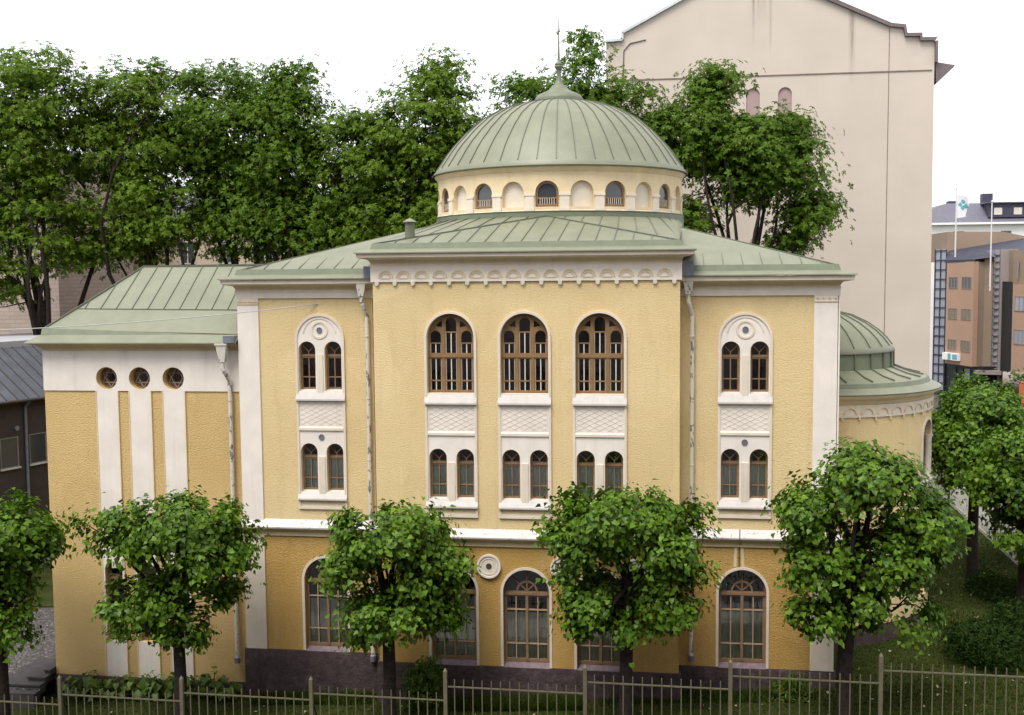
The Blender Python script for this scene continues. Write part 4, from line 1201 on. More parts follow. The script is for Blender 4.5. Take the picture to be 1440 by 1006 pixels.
# shrubs
def bush(label, c, r, seed, n=5000, mat='juniper', ls=.10, name='bush', group=None):
    rng = np.random.default_rng(seed); root = thing(name, label, 'bush', (c[0], c[1], gz(c[0], c[1])), group)
    bx = np.array([c[0], c[1], gz(c[0], c[1])])
    ells = [tuple(np.array(c) - bx) + tuple(r)]
    ells += [tuple(np.array(c) - bx + rng.normal(size=3) * np.array(r) * .45) + tuple(np.array(r) * .6) for _ in range(5)]
    pos, d = in_ellipsoids(ells, n, rng, 1.6); pos[:, 2] = np.maximum(pos[:, 2], .03)
    nr = d + .7 * rng.normal(size=(n, 3)); V, F = leaves(pos, nr, ls * (.6 + .8 * rng.random(n)), LT * [.45, 1.5, 1], LF, np.tile([0, 0, .6], (n, 1)), rng)
    b = MB()
    for k in range(14): limb(b, (rng.normal() * .08, rng.normal() * .08, -.1), pos[rng.integers(n)], .03, .008, rng, 5)
    b.build('stem', 'bark', root); np_mesh('foliage', V, F, mat, root)
    return root
bush('dark spreading bush on the lawn, largest one right of the apse', (15.3, 3.0, -1.55), (1.5, 1.3, .85), 71, 7000)
bush('dark bush at the foot of the right edge linden', (17.3, 5.2, -1.5), (1.3, 1.2, .9), 72, 5000)
bush('dim bush in the shade by the side fence', (17.9, 9.6, -1.7), (1.3, 1.4, .7), 73, 5000)
bush('thin leafy shrub against the plinth by the third fence post', (-3.35, -.75, -2.5), (.75, .5, 1.0), 74, 1500, 'hosta', .13, 'shrub')
bush('low straggling shrub at the foot of the right pilaster', (8.6, -.1, -2.3), (.7, .4, .35), 75, 900, 'hosta', .12, 'shrub')

# leafy plants in the bed along the wing
def bed_plant(x, y, h, seed, n=26):
    rng = np.random.default_rng(seed); z = gz(x, y)
    root = thing('garden_plant', 'broad-leaved green plant in the bed below the low wing', 'plant', (x, y, z), 'bed plants below the low wing')
    a = rng.random(n) * 2 * PI; rr_ = .12 + .34 * rng.random(n)
    pos = np.stack([np.cos(a) * rr_, np.sin(a) * rr_, h * (.35 + .6 * rng.random(n))], 1)
    nr = np.stack([np.cos(a) * .6, np.sin(a) * .6 - .2, np.full(n, .9)], 1) + .2 * rng.normal(size=(n, 3))
    V, F = leaves(pos, nr, .26 * (.7 + .6 * rng.random(n)), LT, LF, np.stack([np.cos(a), np.sin(a), np.full(n, -.2)], 1) * 3, rng)
    b = MB()
    for p in pos: b.tube([(0, 0, -.05), tuple(p * [.5, .5, .7]), tuple(p)], .008, 4)
    b.build('stem', 'hosta', root); np_mesh('foliage', V, F, 'hosta', root)
for i, x in enumerate(np.linspace(-16.3, -10.6, 11)):
    bed_plant(float(x) + .1 * math.sin(i * 5), .35 + .12 * math.sin(i * 3.1), .86 + .2 * math.sin(i * 2.3), 90 + i)

# grass and fallen leaves
def grass(n, area, hmin, hmax, seed, name='grass', dens=None):
    rng = np.random.default_rng(seed)
    x = area[0] + (area[1] - area[0]) * rng.random(n); y = area[2] + (area[3] - area[2]) * rng.random(n)
    keep = ~((x > -10.1) & (x < 10.1) & (y > S - .12)) & ~((np.abs(x) < 5.1) & (y > -.12)) & ~((x < -9.9) & (y > WY - .12)) & (np.hypot(x - AC[0], y - AC[1]) > RA + .1) & ~((x < -17.4) & (y > -1.2))
    x, y = x[keep], y[keep]; n = len(x)
    z = np.array([gz(a, b_) for a, b_ in zip(x, y)])
    h = hmin + (hmax - hmin) * rng.random(n) ** 2
    a = rng.random(n) * 2 * PI; w = .012 + .012 * rng.random(n)
    P = np.stack([x, y, z], 1); side = np.stack([np.cos(a), np.sin(a), 0 * a], 1) * w[:, None]
    tipv = P + np.stack([rng.normal(size=n) * .45, rng.normal(size=n) * .45, np.ones(n)], 1) * h[:, None]
    V = np.stack([P - side, P + side, tipv], 1).reshape(-1, 3); F = np.arange(3 * n).reshape(-1, 3)
    return V, F
parts = [grass(46000, (-19, 20, -4.2, 1.0), .03, .11, 1), grass(52000, (9, 20, -3.5, 20), .03, .12, 2), grass(9000, (-2.4, 1.9, -.95, -.2), .18, .42, 3), grass(5000, (-9.5, -5.3, -.3, .55), .1, .32, 4), grass(3000, (2.5, 8, -.4, .5), .05, .25, 6)]
V = np.concatenate([p[0] for p in parts]); o = 0; Fs = []
for p in parts: Fs.append(p[1] + o); o += len(p[0])
np_mesh('grass', V, np.concatenate(Fs), 'grassblade', None, 'stuff')
rng = np.random.default_rng(5)
x = np.concatenate([rng.uniform(9, 19.5, 200), rng.uniform(-18, 9, 90)]); y = np.concatenate([rng.uniform(-3, 14, 200), rng.uniform(-3.5, -.4, 90)])
k = (np.hypot(x - AC[0], y - AC[1]) > RA + .3) & ~((x < 10.2) & (y > .4)); x, y = x[k], y[k]
pos = np.stack([x, y, [gz(a, b_) + .06 for a, b_ in zip(x, y)]], 1)
V, F = leaves(pos, np.tile([0, 0, 1.], (len(x), 1)) + .5 * rng.normal(size=(len(x), 3)), .05 + .07 * rng.random(len(x)), LT, LF, None, rng)
np_mesh('fallen_leaves', V, F, 'petal', None, 'stuff')

# ------------------------------------------------------------------ front fence
def fy(x): return -4.0 - .02 * x
posts_x = [-18.55, -14.39, -10.29, -6.1, -1.93, 2.23, 6.38, 10.49, 14.62]
posts_z = [-1.5, -1.36, -1.18, -.98, -.52, -.2, .16, .53, .9]
fence = thing('iron_fence', 'khaki painted iron picket fence stepping up along the street', 'fence', (-2, -4, gz(-2, -4)))
fb = fence.location
def F_(p): return (p[0] - fb[0], p[1] - fb[1], p[2] - fb[2])
for i, (x, zt0) in enumerate(zip(posts_x, posts_z)):
    y = fy(x); g = gz(x, y)
    b = MB(); w = .055
    b.add([F_((x - w, y - w, g)), F_((x + w, y - w, g)), F_((x + w, y + w, g)), F_((x - w, y + w, g)), F_((x - w, y - w, zt0 - .1)), F_((x + w, y - w, zt0 - .1)), F_((x + w, y + w, zt0 - .1)), F_((x - w, y + w, zt0 - .1)), F_((x, y, zt0))],
          [(0, 1, 5, 4), (1, 2, 6, 5), (2, 3, 7, 6), (3, 0, 4, 7), (4, 5, 8), (5, 6, 8), (6, 7, 8), (7, 4, 8)])
    b.build('post', 'iron', fence)
    b = MB(); b.bar(F_((x, y + .05, zt0 - .75)), F_((x + .05, y + .9, g)), .035, .035, (1, 0, 0)); b.build('brace', 'blackiron', fence)
    if i == len(posts_x) - 1: break
    x1 = posts_x[i + 1]; zr_ = (-2.34, -2.0, -1.73, -1.52, -1.09, -.74, -.35, .02)[i]
    b = MB(); n = 14
    for k in range(1, n + 1):
        xx = x + (x1 - x) * k / (n + 1); yy = fy(xx); zz = zr_ + .21
        b.bar(F_((xx, yy, gz(xx, yy) + .35)), F_((xx, yy, zz)), .030, .020, (0, 1, 0))
        b.add([F_((xx - .017, yy - .011, zz)), F_((xx + .017, yy - .011, zz)), F_((xx + .017, yy + .011, zz)), F_((xx - .017, yy + .011, zz)), F_((xx, yy, zz + .035))], [(0, 1, 4), (1, 2, 4), (2, 3, 4), (3, 0, 4)])
    for zz in (zr_, max(gz(x, -4), gz(x1, -4)) + .45): b.bar(F_((x + .05, fy(x), zz)), F_((x1 - .05, fy(x1), zz)), .035, .045, (0, 1, 0))
    b.build('picket_panel', 'iron', fence)
b = MB()
for i in range(len(posts_x) - 1):
    x, x1 = posts_x[i], posts_x[i + 1]
    b.add([F_(p) for p in ((x, fy(x) - .15, -6), (x1, fy(x1) - .15, -6), (x1, fy(x1) + .15, -6), (x, fy(x) + .15, -6), (x, fy(x) - .15, gz(x1, -4) + .28), (x1, fy(x1) - .15, gz(x1, -4) + .28), (x1, fy(x1) + .15, gz(x1, -4) + .28), (x, fy(x) + .15, gz(x1, -4) + .28))],
          [(0, 3, 2, 1), (4, 5, 6, 7), (0, 1, 5, 4), (1, 2, 6, 5), (2, 3, 7, 6), (3, 0, 4, 7)])
b.build('stone_base', 'stone', fence)

# side fence by the street on the right
fx = 19.55
sf = thing('iron_fence', 'dark iron bar fence along the side street, behind the trunks right of the apse', 'fence', (fx, 12, gz(fx, 12)))
sb = sf.location
for i in range(9):
    y = -3.5 + i * 4.0; g = gz(fx, y)
    b = MB(); b.box(-.07, .07, y - sb[1] - .07, y - sb[1] + .07, g - sb[2] - .2, g - sb[2] + 1.85); b.build('post', 'blackiron', sf)
    b = MB()
    for k in range(1, 22):
        yy = y + 4.0 * k / 22; b.box(-.015, .015, yy - sb[1] - .015, yy - sb[1] + .015, gz(fx, yy) - sb[2] + .05, gz(fx, yy) - sb[2] + 1.7)
    for dz in (.2, 1.5): b.bar((0, y - sb[1], g + dz - sb[2]), (0, y + 4 - sb[1], gz(fx, y + 4) + dz - sb[2]), .03, .04, (0, 0, 1))
    b.build('picket_panel', 'frame_pale', sf)

# ------------------------------------------------------------------ annex on the left
u = Vector((.33, .94)).normalized(); nn = Vector((u.y, -u.x))           # wall runs along u, faces nn
P0 = Vector((-26.4, 12.1)) - u * 9
ann = thing('annex_building', 'low dark brown annex with grey sheet roof behind the left corner of the wing', 'building', (P0.x, P0.y, -3.1))
ang_u = math.atan2(u.y, u.x)
ann.rotation_euler = (0, 0, ang_u)      # local x along the wall, local -y outwards
LA = 21; ZE = 5.42 + 3.1; 
MB().box(0, LA, 0, 9, -.5, ZE).build('wall', 'brown', ann)
MB().box(0, LA, -.35, 0, -.4, .75).build('low_wall', 'lowwall', ann)
MB().add([(-.2, -.45, ZE - .02), (LA + .2, -.45, ZE - .02), (LA + .2, 2.9, ZE + 2.25), (-.2, 2.9, ZE + 2.25), (-.2, -.45, ZE - .12), (LA + .2, -.45, ZE - .12)], [(0, 1, 2, 3), (4, 5, 1, 0)]).build('roof', 'annexroof', ann)
b = MB()
for k in range(36): b.bar((k * .6, -.44, ZE + .01), (k * .6, 2.9, ZE + 2.27), .04, .05, (0, 0, 1))
b.build('seam', 'brown', ann)
MB().box(-.2, LA + .2, 2.88, 9.2, ZE + 1.2, ZE + 2.55).build('parapet', 'lowwall', ann)
MB().tube([(-.2, -.52, ZE - .08), (LA + .2, -.52, ZE - .08)], .08, 8).build('gutter', 'brown', ann)
for x in (2.0, 10.25, 16): MB().tube([(x, -.5, ZE - .1), (x, -.12, ZE - .45), (x, -.1, 0)], .07, 8).build('downpipe', 'zinc', ann)
for x in (4.2, 6.6, 9.35, 10.95, 13.2, 15.4, 17.6):
    for z in (5.25,):
        w = MB().plate(rect(x - .5, x + .5, z, z + 1.45), [rect(x - .455, x + .42, z + .05, z + 1.40)], -.05, .02).build('window', 'annexframe', ann)
        MB().box(x - .43, x + .43, -.022, -.015, z + .07, z + 1.38).build('pane', 'farpane', w)
        MB().box(x - .55, x + .55, -.12, -.001, z - .08, z).build('sill', 'frame_pale', w)
b = MB(); b.plate(circ(9.8, 7.1, .12), [], -.08, 0); b.build('wall_lamp', 'zinc', ann)

# ------------------------------------------------------------------ houses behind the trees
bb = thing('apartment_building', 'beige apartment house glimpsed through the trees left of the dome', 'building', (-22, 42, -2.5))
MB().box(-16, 24, 0, 12, -1, 18.0).build('wall', 'beige', bb)
MB().add([(-16.5, -.6, 17.9), (24.5, -.6, 17.9), (24.5, 6, 20.2), (-16.5, 6, 20.2), (24.5, 12.6, 17.9), (-16.5, 12.6, 17.9)], [(0, 1, 2, 3), (3, 2, 4, 5), (1, 4, 2), (0, 3, 5)]).build('roof', 'annexroof', bb)
MB().box(-16, 24, -.25, -.001, 17.2, 17.9).build('cornice', 'offwhite', bb)
for i in range(13):
    for j in range(5):
        x = -14.5 + i * 3.0; z = 1.4 + j * 3.3
        w = MB().plate(rect(x - .6, x + .6, z, z + 1.7), [rect(x - .52, x - .04, z + .08, z + 1.62), rect(x + .04, x + .52, z + .08, z + 1.62)], -.04, .03).build('window', 'frame_pale', bb)
        MB().box(x - .53, x + .53, -.012, -.005, z + .06, z + 1.64).build('pane', 'farpane', w)
bk = thing('brick_building', 'beige brick wall of a tall house at the left edge', 'building', (-40, 28, -2.5))
b = MB(); b.box(-14, 6.2, 2, 12, -1, 21.5); b.build('wall', 'brick', bk)
MB().box(-14.3, 6.5, 1.7, 12.3, 21.5, 21.8).build('roof', 'annexroof', bk)
for z in (2, 5.5, 9, 12.5, 16):
    for x in (-9, -4.5):
        w = MB().plate(rect(x - .6, x + .6, z, z + 1.6), [rect(x - .5, x + .5, z + .1, z + 1.5)], 1.94, 2.02).build('window', 'frame_pale', bk)
        MB().box(x - .51, x + .51, 1.96, 1.97, z + .09, z + 1.51).build('pane', 'farpane', w)

# the tall house with the blind gable
GY = 36
gb = thing('apartment_building', 'tall pinkish grey house with blind gable and stepped eave behind the dome', 'building', (0, GY, 0))
prof_g = [(.86, -3), (21.15, -3), (21.03, 25.21), (20.13, 25.24), (20.12, 25.51), (19.24, 25.53), (19.14, 26.05), (18.3, 26.17), (11.0, 29.6), (9.4, 30.2), (7.6, 29.3), (1.9, 26.37), (1.9, 25.93), (.86, 25.88)]
vs_h = [arch(c, 19.6, 22.70, .42) for c in (10.11, 12.08)]
MB().plate(prof_g, vs_h, 0, 16).build('wall', 'greywall', gb)
for c in (10.11, 12.08): MB().plate(arch(c, 19.6, 22.70, .419), [], .10, .12, back=False).build('blind_window', 'blind', gb)
b = MB()
pr = prof_g[2:10]
b.plate(list(pr) + [(x + .13, z + .2) for x, z in reversed(pr)], [], -.22, 16)
b.box(21.04, 21.2, -.22, 16, 23.9, 25.2)
b.build('verge', 'greytrim', gb)
b = MB()
for p, q in zip(prof_g[9:13], prof_g[10:14]): b.bar((p[0], 7.9, p[1] + .06), (q[0], 7.9, q[1] + .06), .16, 16.2, (0, 1, 0))
b.build('verge', 'paleverge', gb)
b = MB(); b.add([(21.1, .0, 23.95), (22.25, .0, 23.72), (22.2, .0, 23.6), (21.15, .0, 22.6), (21.1, 16, 23.95), (22.25, 16, 23.72), (22.2, 16, 23.6), (21.15, 16, 22.6)], [(0, 3, 2, 1), (4, 5, 6, 7), (0, 1, 5, 4), (1, 2, 6, 5), (2, 3, 7, 6)])
b.build('eave', 'greytrim', gb)
b = MB(); b.box(.9, 20.9, -.04, .01, 23.42, 23.49); b.box(18.32, 18.36, -.02, .01, -2, 26.1); b.build('render_joint', 'stain', gb)
b = MB(); b.tube([(1.95, -.04, 23.5), (2.0, -.04, 25.3), (2.4, -.04, 25.75), (3.4, -.04, 25.95)], .035, 5); b.build('roof_cable', 'greytrim', gb)

# ------------------------------------------------------------------ office block across the side street
of = thing('office_building', 'orange and tan office block with sawtooth front across the side street', 'building', (32.9, 70, gz(22, 25)))
ob = Vector(of.location)
ud = Vector((-.34, .94)).normalized()
def OP(s, z, o=0):  # along the orange front from its near corner; o = outwards to the street
    n2 = Vector((-ud.y, ud.x)); p = Vector((32.9, 70)) + ud * s + n2 * o; return (p.x - ob.x, p.y - ob.y, z - ob.z)
def slab(bm, s0, s1, z0, z1, o0, o1):
    bm.add([OP(s0, z0, o1), OP(s1, z0, o1), OP(s1, z0, o0), OP(s0, z0, o0), OP(s0, z1, o1), OP(s1, z1, o1), OP(s1, z1, o0), OP(s0, z1, o0)],
           [(0, 3, 2, 1), (4, 5, 6, 7), (0, 1, 5, 4), (1, 2, 6, 5), (2, 3, 7, 6), (3, 0, 4, 7)])
b = MB(); slab(b, 0, 4.15, 2.25, 11.95, 0, -.5); b.build('orange_front', 'orange', of)
for (s0, s1) in ((2.4, 3.75), (.3, 1.75)):
    for (z0, z1) in ((9.45, 10.55), (6.55, 7.58), (3.55, 4.62)):
        b = MB(); slab(b, s0, s1, z0, z0 + .06, .05, .0); slab(b, s0, s1, z1 - .06, z1, .05, .0)
        for k in range(4):
            sk = s0 + (s1 - s0 - .07) * k / 3; slab(b, sk, sk + .07, z0 + .061, z1 - .061, .05, .0)
        w = b.build('window', 'mauve', of)
        b = MB(); slab(b, s0 + .01, s1 - .01, z0 + .02, z1 - .02, .02, .005); b.build('pane', 'amber' if z0 < 9 else 'farpane', w)
def poly_box(bm, pts, z0, z1):
    n = len(pts); bm.add([(p[0] - ob.x, p[1] - ob.y, z0 - ob.z) for p in pts] + [(p[0] - ob.x, p[1] - ob.y, z1 - ob.z) for p in pts], [tuple(range(n, 2 * n)), tuple(reversed(range(n)))] + [(i, (i + 1) % n, (i + 1) % n + n, i + n) for i in range(n)])
b = MB(); poly_box(b, [(32.92, 70.05), (34.0, 70.6), (33.4, 74.6), (31.7, 74.0)], 2.2, 11.9); b.build('return_wall', 'tan', of)
b = MB(); poly_box(b, [(34.0, 70.62), (34.75, 70.6), (34.75, 80), (34.0, 80)], 1.6, 12.3); b.build('tan_wall', 'tan', of)
b = MB(); poly_box(b, [(34.77, 70.4), (35.2, 70.3), (35.3, 80), (34.77, 80)], 1.9, 13.0); g_ = b.build('glass_strip', 'skypane', of)
b = MB()
for k in range(18): b.box(34.74 - ob.x, 35.24 - ob.x, 70.2 - ob.y, 70.42 - ob.y, 2.0 + k * .62 - ob.z, 2.08 + k * .62 - ob.z)
for x in (34.74, 35.2): b.box(x - ob.x, x + .05 - ob.x, 70.2 - ob.y, 70.43 - ob.y, 1.9 - ob.z, 13.0 - ob.z)
b.build('glazing_bar', 'mauve', g_)
b = MB(); poly_box(b, [(35.22, 70.0), (36.6, 69.6), (37.0, 80), (35.3, 80)], .5, 13.05); b.build('grey_pier', 'mauve', of)
b = MB(); poly_box(b, [(35.28, 67.5), (35.49, 67.3), (35.75, 69.5), (35.3, 69.6)], 1.2, 10.1); b.build('dark_edge', 'black', of)
# the near bay at the right edge
NB = (35.5, 67.2)
b = MB(); poly_box(b, [NB, (38.15, 60), (43, 60), (40, 72), (35.8, 69.5)], 1.85, 9.85); b.build('orange_front', 'orange', of)
nd = Vector((38.15 - NB[0], 60 - NB[1])).normalized(); nno = Vector((nd.y, -nd.x)); nno = -nno if nno.x > 0 else nno
def NPt(s, z, o): p = Vector(NB) + nd * s + nno * o; return (p.x - ob.x, p.y - ob.y, z - ob.z)
def nslab(bm, s0, s1, z0, z1, o0, o1):
    bm.add([NPt(s0, z0, o1), NPt(s1, z0, o1), NPt(s1, z0, o0), NPt(s0, z0, o0), NPt(s0, z1, o1), NPt(s1, z1, o1), NPt(s1, z1, o0), NPt(s0, z1, o0)],
           [(0, 3, 2, 1), (4, 5, 6, 7), (0, 1, 5, 4), (1, 2, 6, 5), (2, 3, 7, 6), (3, 0, 4, 7)])
for z0 in (4.55, 7.5, 10.6):
    if z0 > 10: continue
    b = MB(); nslab(b, .3, 6.5, z0, z0 + .07, .05, 0); nslab(b, .3, 6.5, z0 + 1.25, z0 + 1.32, .05, 0)
    for k in range(12): nslab(b, .3 + k * .56, .36 + k * .56, z0 + .071, z0 + 1.249, .05, 0)
    w = b.build('window', 'mauve', of); b = MB(); nslab(b, .31, 6.45, z0 + .03, z0 + 1.28, .02, .004); b.build('pane', 'skypane', w)
b = MB(); poly_box(b, [(35.9, 68.5), (38.4, 60.2), (43, 60.2), (44, 76), (35.9, 76)], 9.86, 12.9); b.build('upper_wall', 'tan', of)
for k in range(8): MB().box(36.0 - ob.x + k * .3, 36.04 - ob.x + k * .3, 67.6 - k * 1.05 - ob.y, 67.8 - k * 1.05 - ob.y, 10.3 - ob.z, 11.9 - ob.z).build('window', 'skypane', of)
# storey set back above, with its falling dark roof
b = MB(); b.add([(p[0] - ob.x, p[1] - ob.y, p[2] - ob.z) for p in ((32.0, 76, 12.0), (40.5, 76, 12.5), (40.0, 76, 14.2), (37.1, 76, 14.85), (32.0, 76, 14.9), (32.0, 84, 12.0), (40.5, 84, 12.5), (40.0, 84, 14.2), (37.1, 84, 14.85), (32.0, 84, 14.9))],
                [(0, 1, 2, 3, 4), (9, 8, 7, 6, 5), (4, 3, 8, 9), (3, 2, 7, 8), (0, 4, 9, 5), (2, 1, 6, 7)]); b.build('upper_wall', 'tan', of)
b = MB(); b.add([(p[0] - ob.x, p[1] - ob.y, p[2] - ob.z) for p in ((31.4, 74.2, 12.15), (33.0, 70.0, 12.15), (35.1, 70.3, 12.4), (41.5, 68, 13.3), (41.5, 76.1, 14.6), (32.2, 76.1, 13.1))], [(0, 1, 2, 5), (2, 3, 4, 5)])
b.add([(p[0] - ob.x, p[1] - ob.y, p[2] - ob.z) for p in ((31.35, 74.2, 12.15), (32.95, 69.9, 12.15), (32.95, 69.9, 11.9), (31.35, 74.2, 11.9))], [(0, 1, 2, 3)]); b.build('roof', 'darkroof', of)
b = MB(); b.box(33.4 - ob.x, 34.4 - ob.x, 75.9 - ob.y, 76.0 - ob.y, 12.3 - ob.z, 13.2 - ob.z); b.build('hatch', 'mauve', of)
# glazed stair strip at the far left of the block
b = MB(); poly_box(b, [(30.95, 76.2), (31.75, 75.2), (32.6, 78), (31.6, 79)], -.5, 13.2); g2 = b.build('glass_strip', 'skypane', of)
b = MB()
for k in range(15):
    z = .2 + k * .92; b.bar((30.92 - ob.x, 76.15 - ob.y, z - ob.z), (31.74 - ob.x, 75.13 - ob.y, z - ob.z), .10, .08, (0, 0, 1))
for (x, y) in ((30.93, 76.15), (31.33, 75.66), (31.73, 75.15)): b.box(x - .05 - ob.x, x + .05 - ob.x, y - .05 - ob.y, y + .05 - ob.y, -.5 - ob.z, 13.2 - ob.z)
b.build('glazing_bar', 'mansard_dark', g2)
# shop floor and entrance
b = MB(); slab(b, -.5, 6, -1.5, 2.24, -.8, -2.5); b.build('shop_front', 'black', of)
for k in range(4):
    b = MB(); slab(b, .2 + k * 1.05, 1.05 + k * 1.05, -.5, 1.9, -.70, -.79); b.build('shop_window', 'skypane' if k == 1 else 'farpane', of)
b = MB(); poly_box(b, [(33.2, 69.8), (36.6, 68.8), (36.9, 72), (33.4, 72)], 1.55, 1.9); b.build('entrance_canopy', 'mauve', of)
b = MB(); poly_box(b, [(33.2, 72), (44, 72), (44, 80), (33.2, 80)], -2, 2.3); b.build('ground_floor', 'black', of)
b = MB(); poly_box(b, [(35.6, 67.6), (38.4, 60.4), (43, 60.4), (43, 72), (35.8, 72)], -2, 1.84); b.build('ground_floor', 'black', of)
# illuminated box sign, unlit
sg_ = thing('shop_sign', 'white box sign with teal panel above the office block entrance', 'sign', (32.9, 70, 2.7))
b = MB()
n2 = Vector((-ud.y, ud.x))
def SP(s, z, o): p = ud * s + n2 * o; return (p.x, p.y, z)
def sslab(bm, s0, s1, z0, z1, o0, o1):
    bm.add([SP(s0, z0, o1), SP(s1, z0, o1), SP(s1, z0, o0), SP(s0, z0, o0), SP(s0, z1, o1), SP(s1, z1, o1), SP(s1, z1, o0), SP(s0, z1, o0)],
           [(0, 3, 2, 1), (4, 5, 6, 7), (0, 1, 5, 4), (1, 2, 6, 5), (2, 3, 7, 6), (3, 0, 4, 7)])
sslab(b, 1.7, 4.1, -.05, .62, .35, .02); b.build('box', 'offwhite', sg_)
b = MB(); sslab(b, 2.75, 3.2, .0, .57, .37, .351); b.build('emblem', 'teal', sg_)
b = MB(); sslab(b, 1.75, 2.5, .05, .52, .36, .351); b.build('panel', 'teal2', sg_)
# round duct / pipe-shaped porch
d_ = thing('entrance_tube', 'dark metal tube shaped porch below the grey pier', 'porch', (34.3, 62.5, gz(22, 25)))
b = MB(); b.lathe([(.85, 0), (.85, 2.2), (.78, 2.2), (.78, .0)], (0, 0, 0), 28)
b.xf(lambda x, y, z: (z * .95 + y * .25 - .9, -z * .3 + y * .95, x + 2.7)); b.build('tube', 'mauve', d_, True)
b = MB(); b.box(-.7, 1.6, -.4, .5, -.4, 1.95); b.build('base', 'black', d_)
van = thing('parked_van', 'red and orange parked vehicle at the right edge by the office block', 'van', (33.7, 57.5, gz(22, 25)))
ob2 = van.location
b = MB(); b.prism([(-1.0, .35), (1.0, .35), (1.0, 1.35), (.92, 1.45), (-.92, 1.45), (-1.0, 1.35)], -.3, 4.2); b.build('body', 'red', van)
b = MB(); b.prism([(-.95, 1.45), (.95, 1.45), (.92, 3.0), (.8, 3.1), (-.8, 3.1), (-.92, 3.0)], -.2, 4.1); b.build('cargo_box', 'orange_paint', van)
for x in (.5, 3.4):
    for y in (-1.0, .82):
        b = MB(); b.lathe([(0, 0), (.34, 0), (.34, .2), (0, .2)], (0, 0, 0), 16); b.xf(lambda p, q, r, x=x, y=y: (p + x, r + y, q + .34)); b.build('wheel', 'black', van)
b = MB(); b.box(.1, 3.9, -.965, -.94, 1.75, 2.75); b.build('side_panel', 'tan', van)

# white house with the mansard roof beyond
wh = thing('apartment_building', 'off white house with purple grey mansard roof and dormers in the far right', 'building', (44, 130, 0))
MB().box(-6, 40, 0, 14, -3, 18.0).build('wall', 'offwhite', wh)
MB().add([(-6.4, -.5, 18.05), (40, -.5, 18.05), (40, 3.0, 21.0), (1.9, 3.0, 21.0), (-6.4, 14, 18.05), (1.9, 11, 21.0), (40, 11, 21.0), (40, 14, 18.05)], [(0, 1, 2, 3), (0, 3, 5, 4), (3, 2, 6, 5), (5, 6, 7, 4)]).build('roof', 'mansard', wh)
MB().box(-6.4, 40, -.7, -.001, 17.75, 18.05).build('cornice', 'offwhite', wh)
for x0, x1 in ((7.0, 12.3), (13.8, 18.5), (21, 26)):
    d1 = MB().box(x0, x1, -.1, 3.2, 18.75, 20.75).build('dormer', 'mansard_dark', wh)
    for cx in (x0 + 1.3, x1 - 1.3): MB().box(cx - .55, cx + .55, -.16, -.09, 19.1, 20.1).build('window', 'frame_pale', d1)
    MB().box(x0 - .4, x1 + .4, -.5, 3.3, 20.76, 20.9).build('dormer_roof', 'mansard', d1)
for x, w_ in ((2.4, 2.0), (7.2, 1.4), (15.1, 2.2), (22, 1.6)): MB().box(x, x + w_, 3.6, 5, 18.5, 22.4 if x > 3 else 21.4).build('chimney', 'mansard_dark', wh)
for x in (3, 9.5, 16, 22):
    for z in (4, 8, 12, 15.3):
        MB().box(x - .7, x + .7, -.04, .02, z, z + 1.5).build('window', 'farpane', wh)

ph = thing('apartment_building', 'pale house with dark roof edge glimpsed between the gable house and the glazed strip', 'building', (31, 92, gz(22, 25)))
MB().box(-4, 3.9, 0, 12, -1, 14.2).build('wall', 'offwhite', ph)
MB().add([(-4.2, -.3, 14.2), (4.1, -.3, 15.2), (4.1, 12, 17.6), (-4.2, 12, 16.6), (-4.2, -.3, 13.9), (4.1, -.3, 14.6)], [(0, 1, 2, 3), (4, 5, 1, 0)]).build('roof', 'darkroof', ph)

# flagpoles and flag
def pole(label, x, y, z0, z1, wall=True):
    t = thing('flagpole', label, 'flagpole', (x, y, z0), 'white flagpoles before the office block')
    MB().lathe([(.07, 0), (.045, z1 - z0), (.0, z1 - z0 + .03)], (0, 0, 0), 12).build('pole', 'poleWhite', t)
    MB().lathe([(0, 0), (.09, .05), (.1, .12), (0, .2)], (0, 0, z1 - z0), 12).build('finial', 'poleWhite', t)
    MB().box(-.12, .12, -.05, .9, .25, .37).build('bracket', 'mauve', t)
    return t
pole('white flagpole carrying the white flag', 29.68, 64, 12.3, 18.1)
pole('white flagpole without a flag, right of the flag', 32.62, 64, 9.35, 16.95)
fl = thing('flag', 'white flag with a teal circle and three diamonds hanging from left flagpole', 'flag', (29.74, 64, 17.7))
def wave(x, z, off=0): return (x, off + .12 * math.sin(x * 5 + z * 1.2) * min(1, x * 2), z - .25 * x * (1 if z > -1 else -.6))
def cloth(poly_fn, nx, nz): pass
b = MB(); nx, nz = 12, 16; vs = []
for j in range(nz + 1):
    for i in range(nx + 1):
        zz = -2.05 * j / nz; wd = .98 - .35 * abs(j / nz - .35); vs.append(wave(wd * i / nx, zz))
b.add(vs, [(j * (nx + 1) + i, j * (nx + 1) + i + 1, (j + 1) * (nx + 1) + i + 1, (j + 1) * (nx + 1) + i) for j in range(nz) for i in range(nx)])
b.build('cloth', 'flagwhite', fl, True)
def emblem(pts, mat, name):
    cx = sum(p[0] for p in pts) / len(pts); cz = sum(p[1] for p in pts) / len(pts)
    b = MB()
    for sgn in (-.012, .012):
        rings = [[wave(cx + (p[0] - cx) * f, cz + (p[1] - cz) * f, sgn) for p in pts] for f in (.02, .5, 1)]
        n = len(pts); vs = sum(rings, []); fs = []
        for r_ in range(2):
            for i in range(n): fs.append((r_ * n + i, r_ * n + (i + 1) % n, (r_ + 1) * n + (i + 1) % n, (r_ + 1) * n + i))
        b.add(vs, fs)
    b.build(name, mat, fl)
emblem([(.52 + .17 * math.cos(2 * PI * i / 20), -.50 + .17 * math.sin(2 * PI * i / 20)) for i in range(20)], 'teal2', 'emblem_circle')
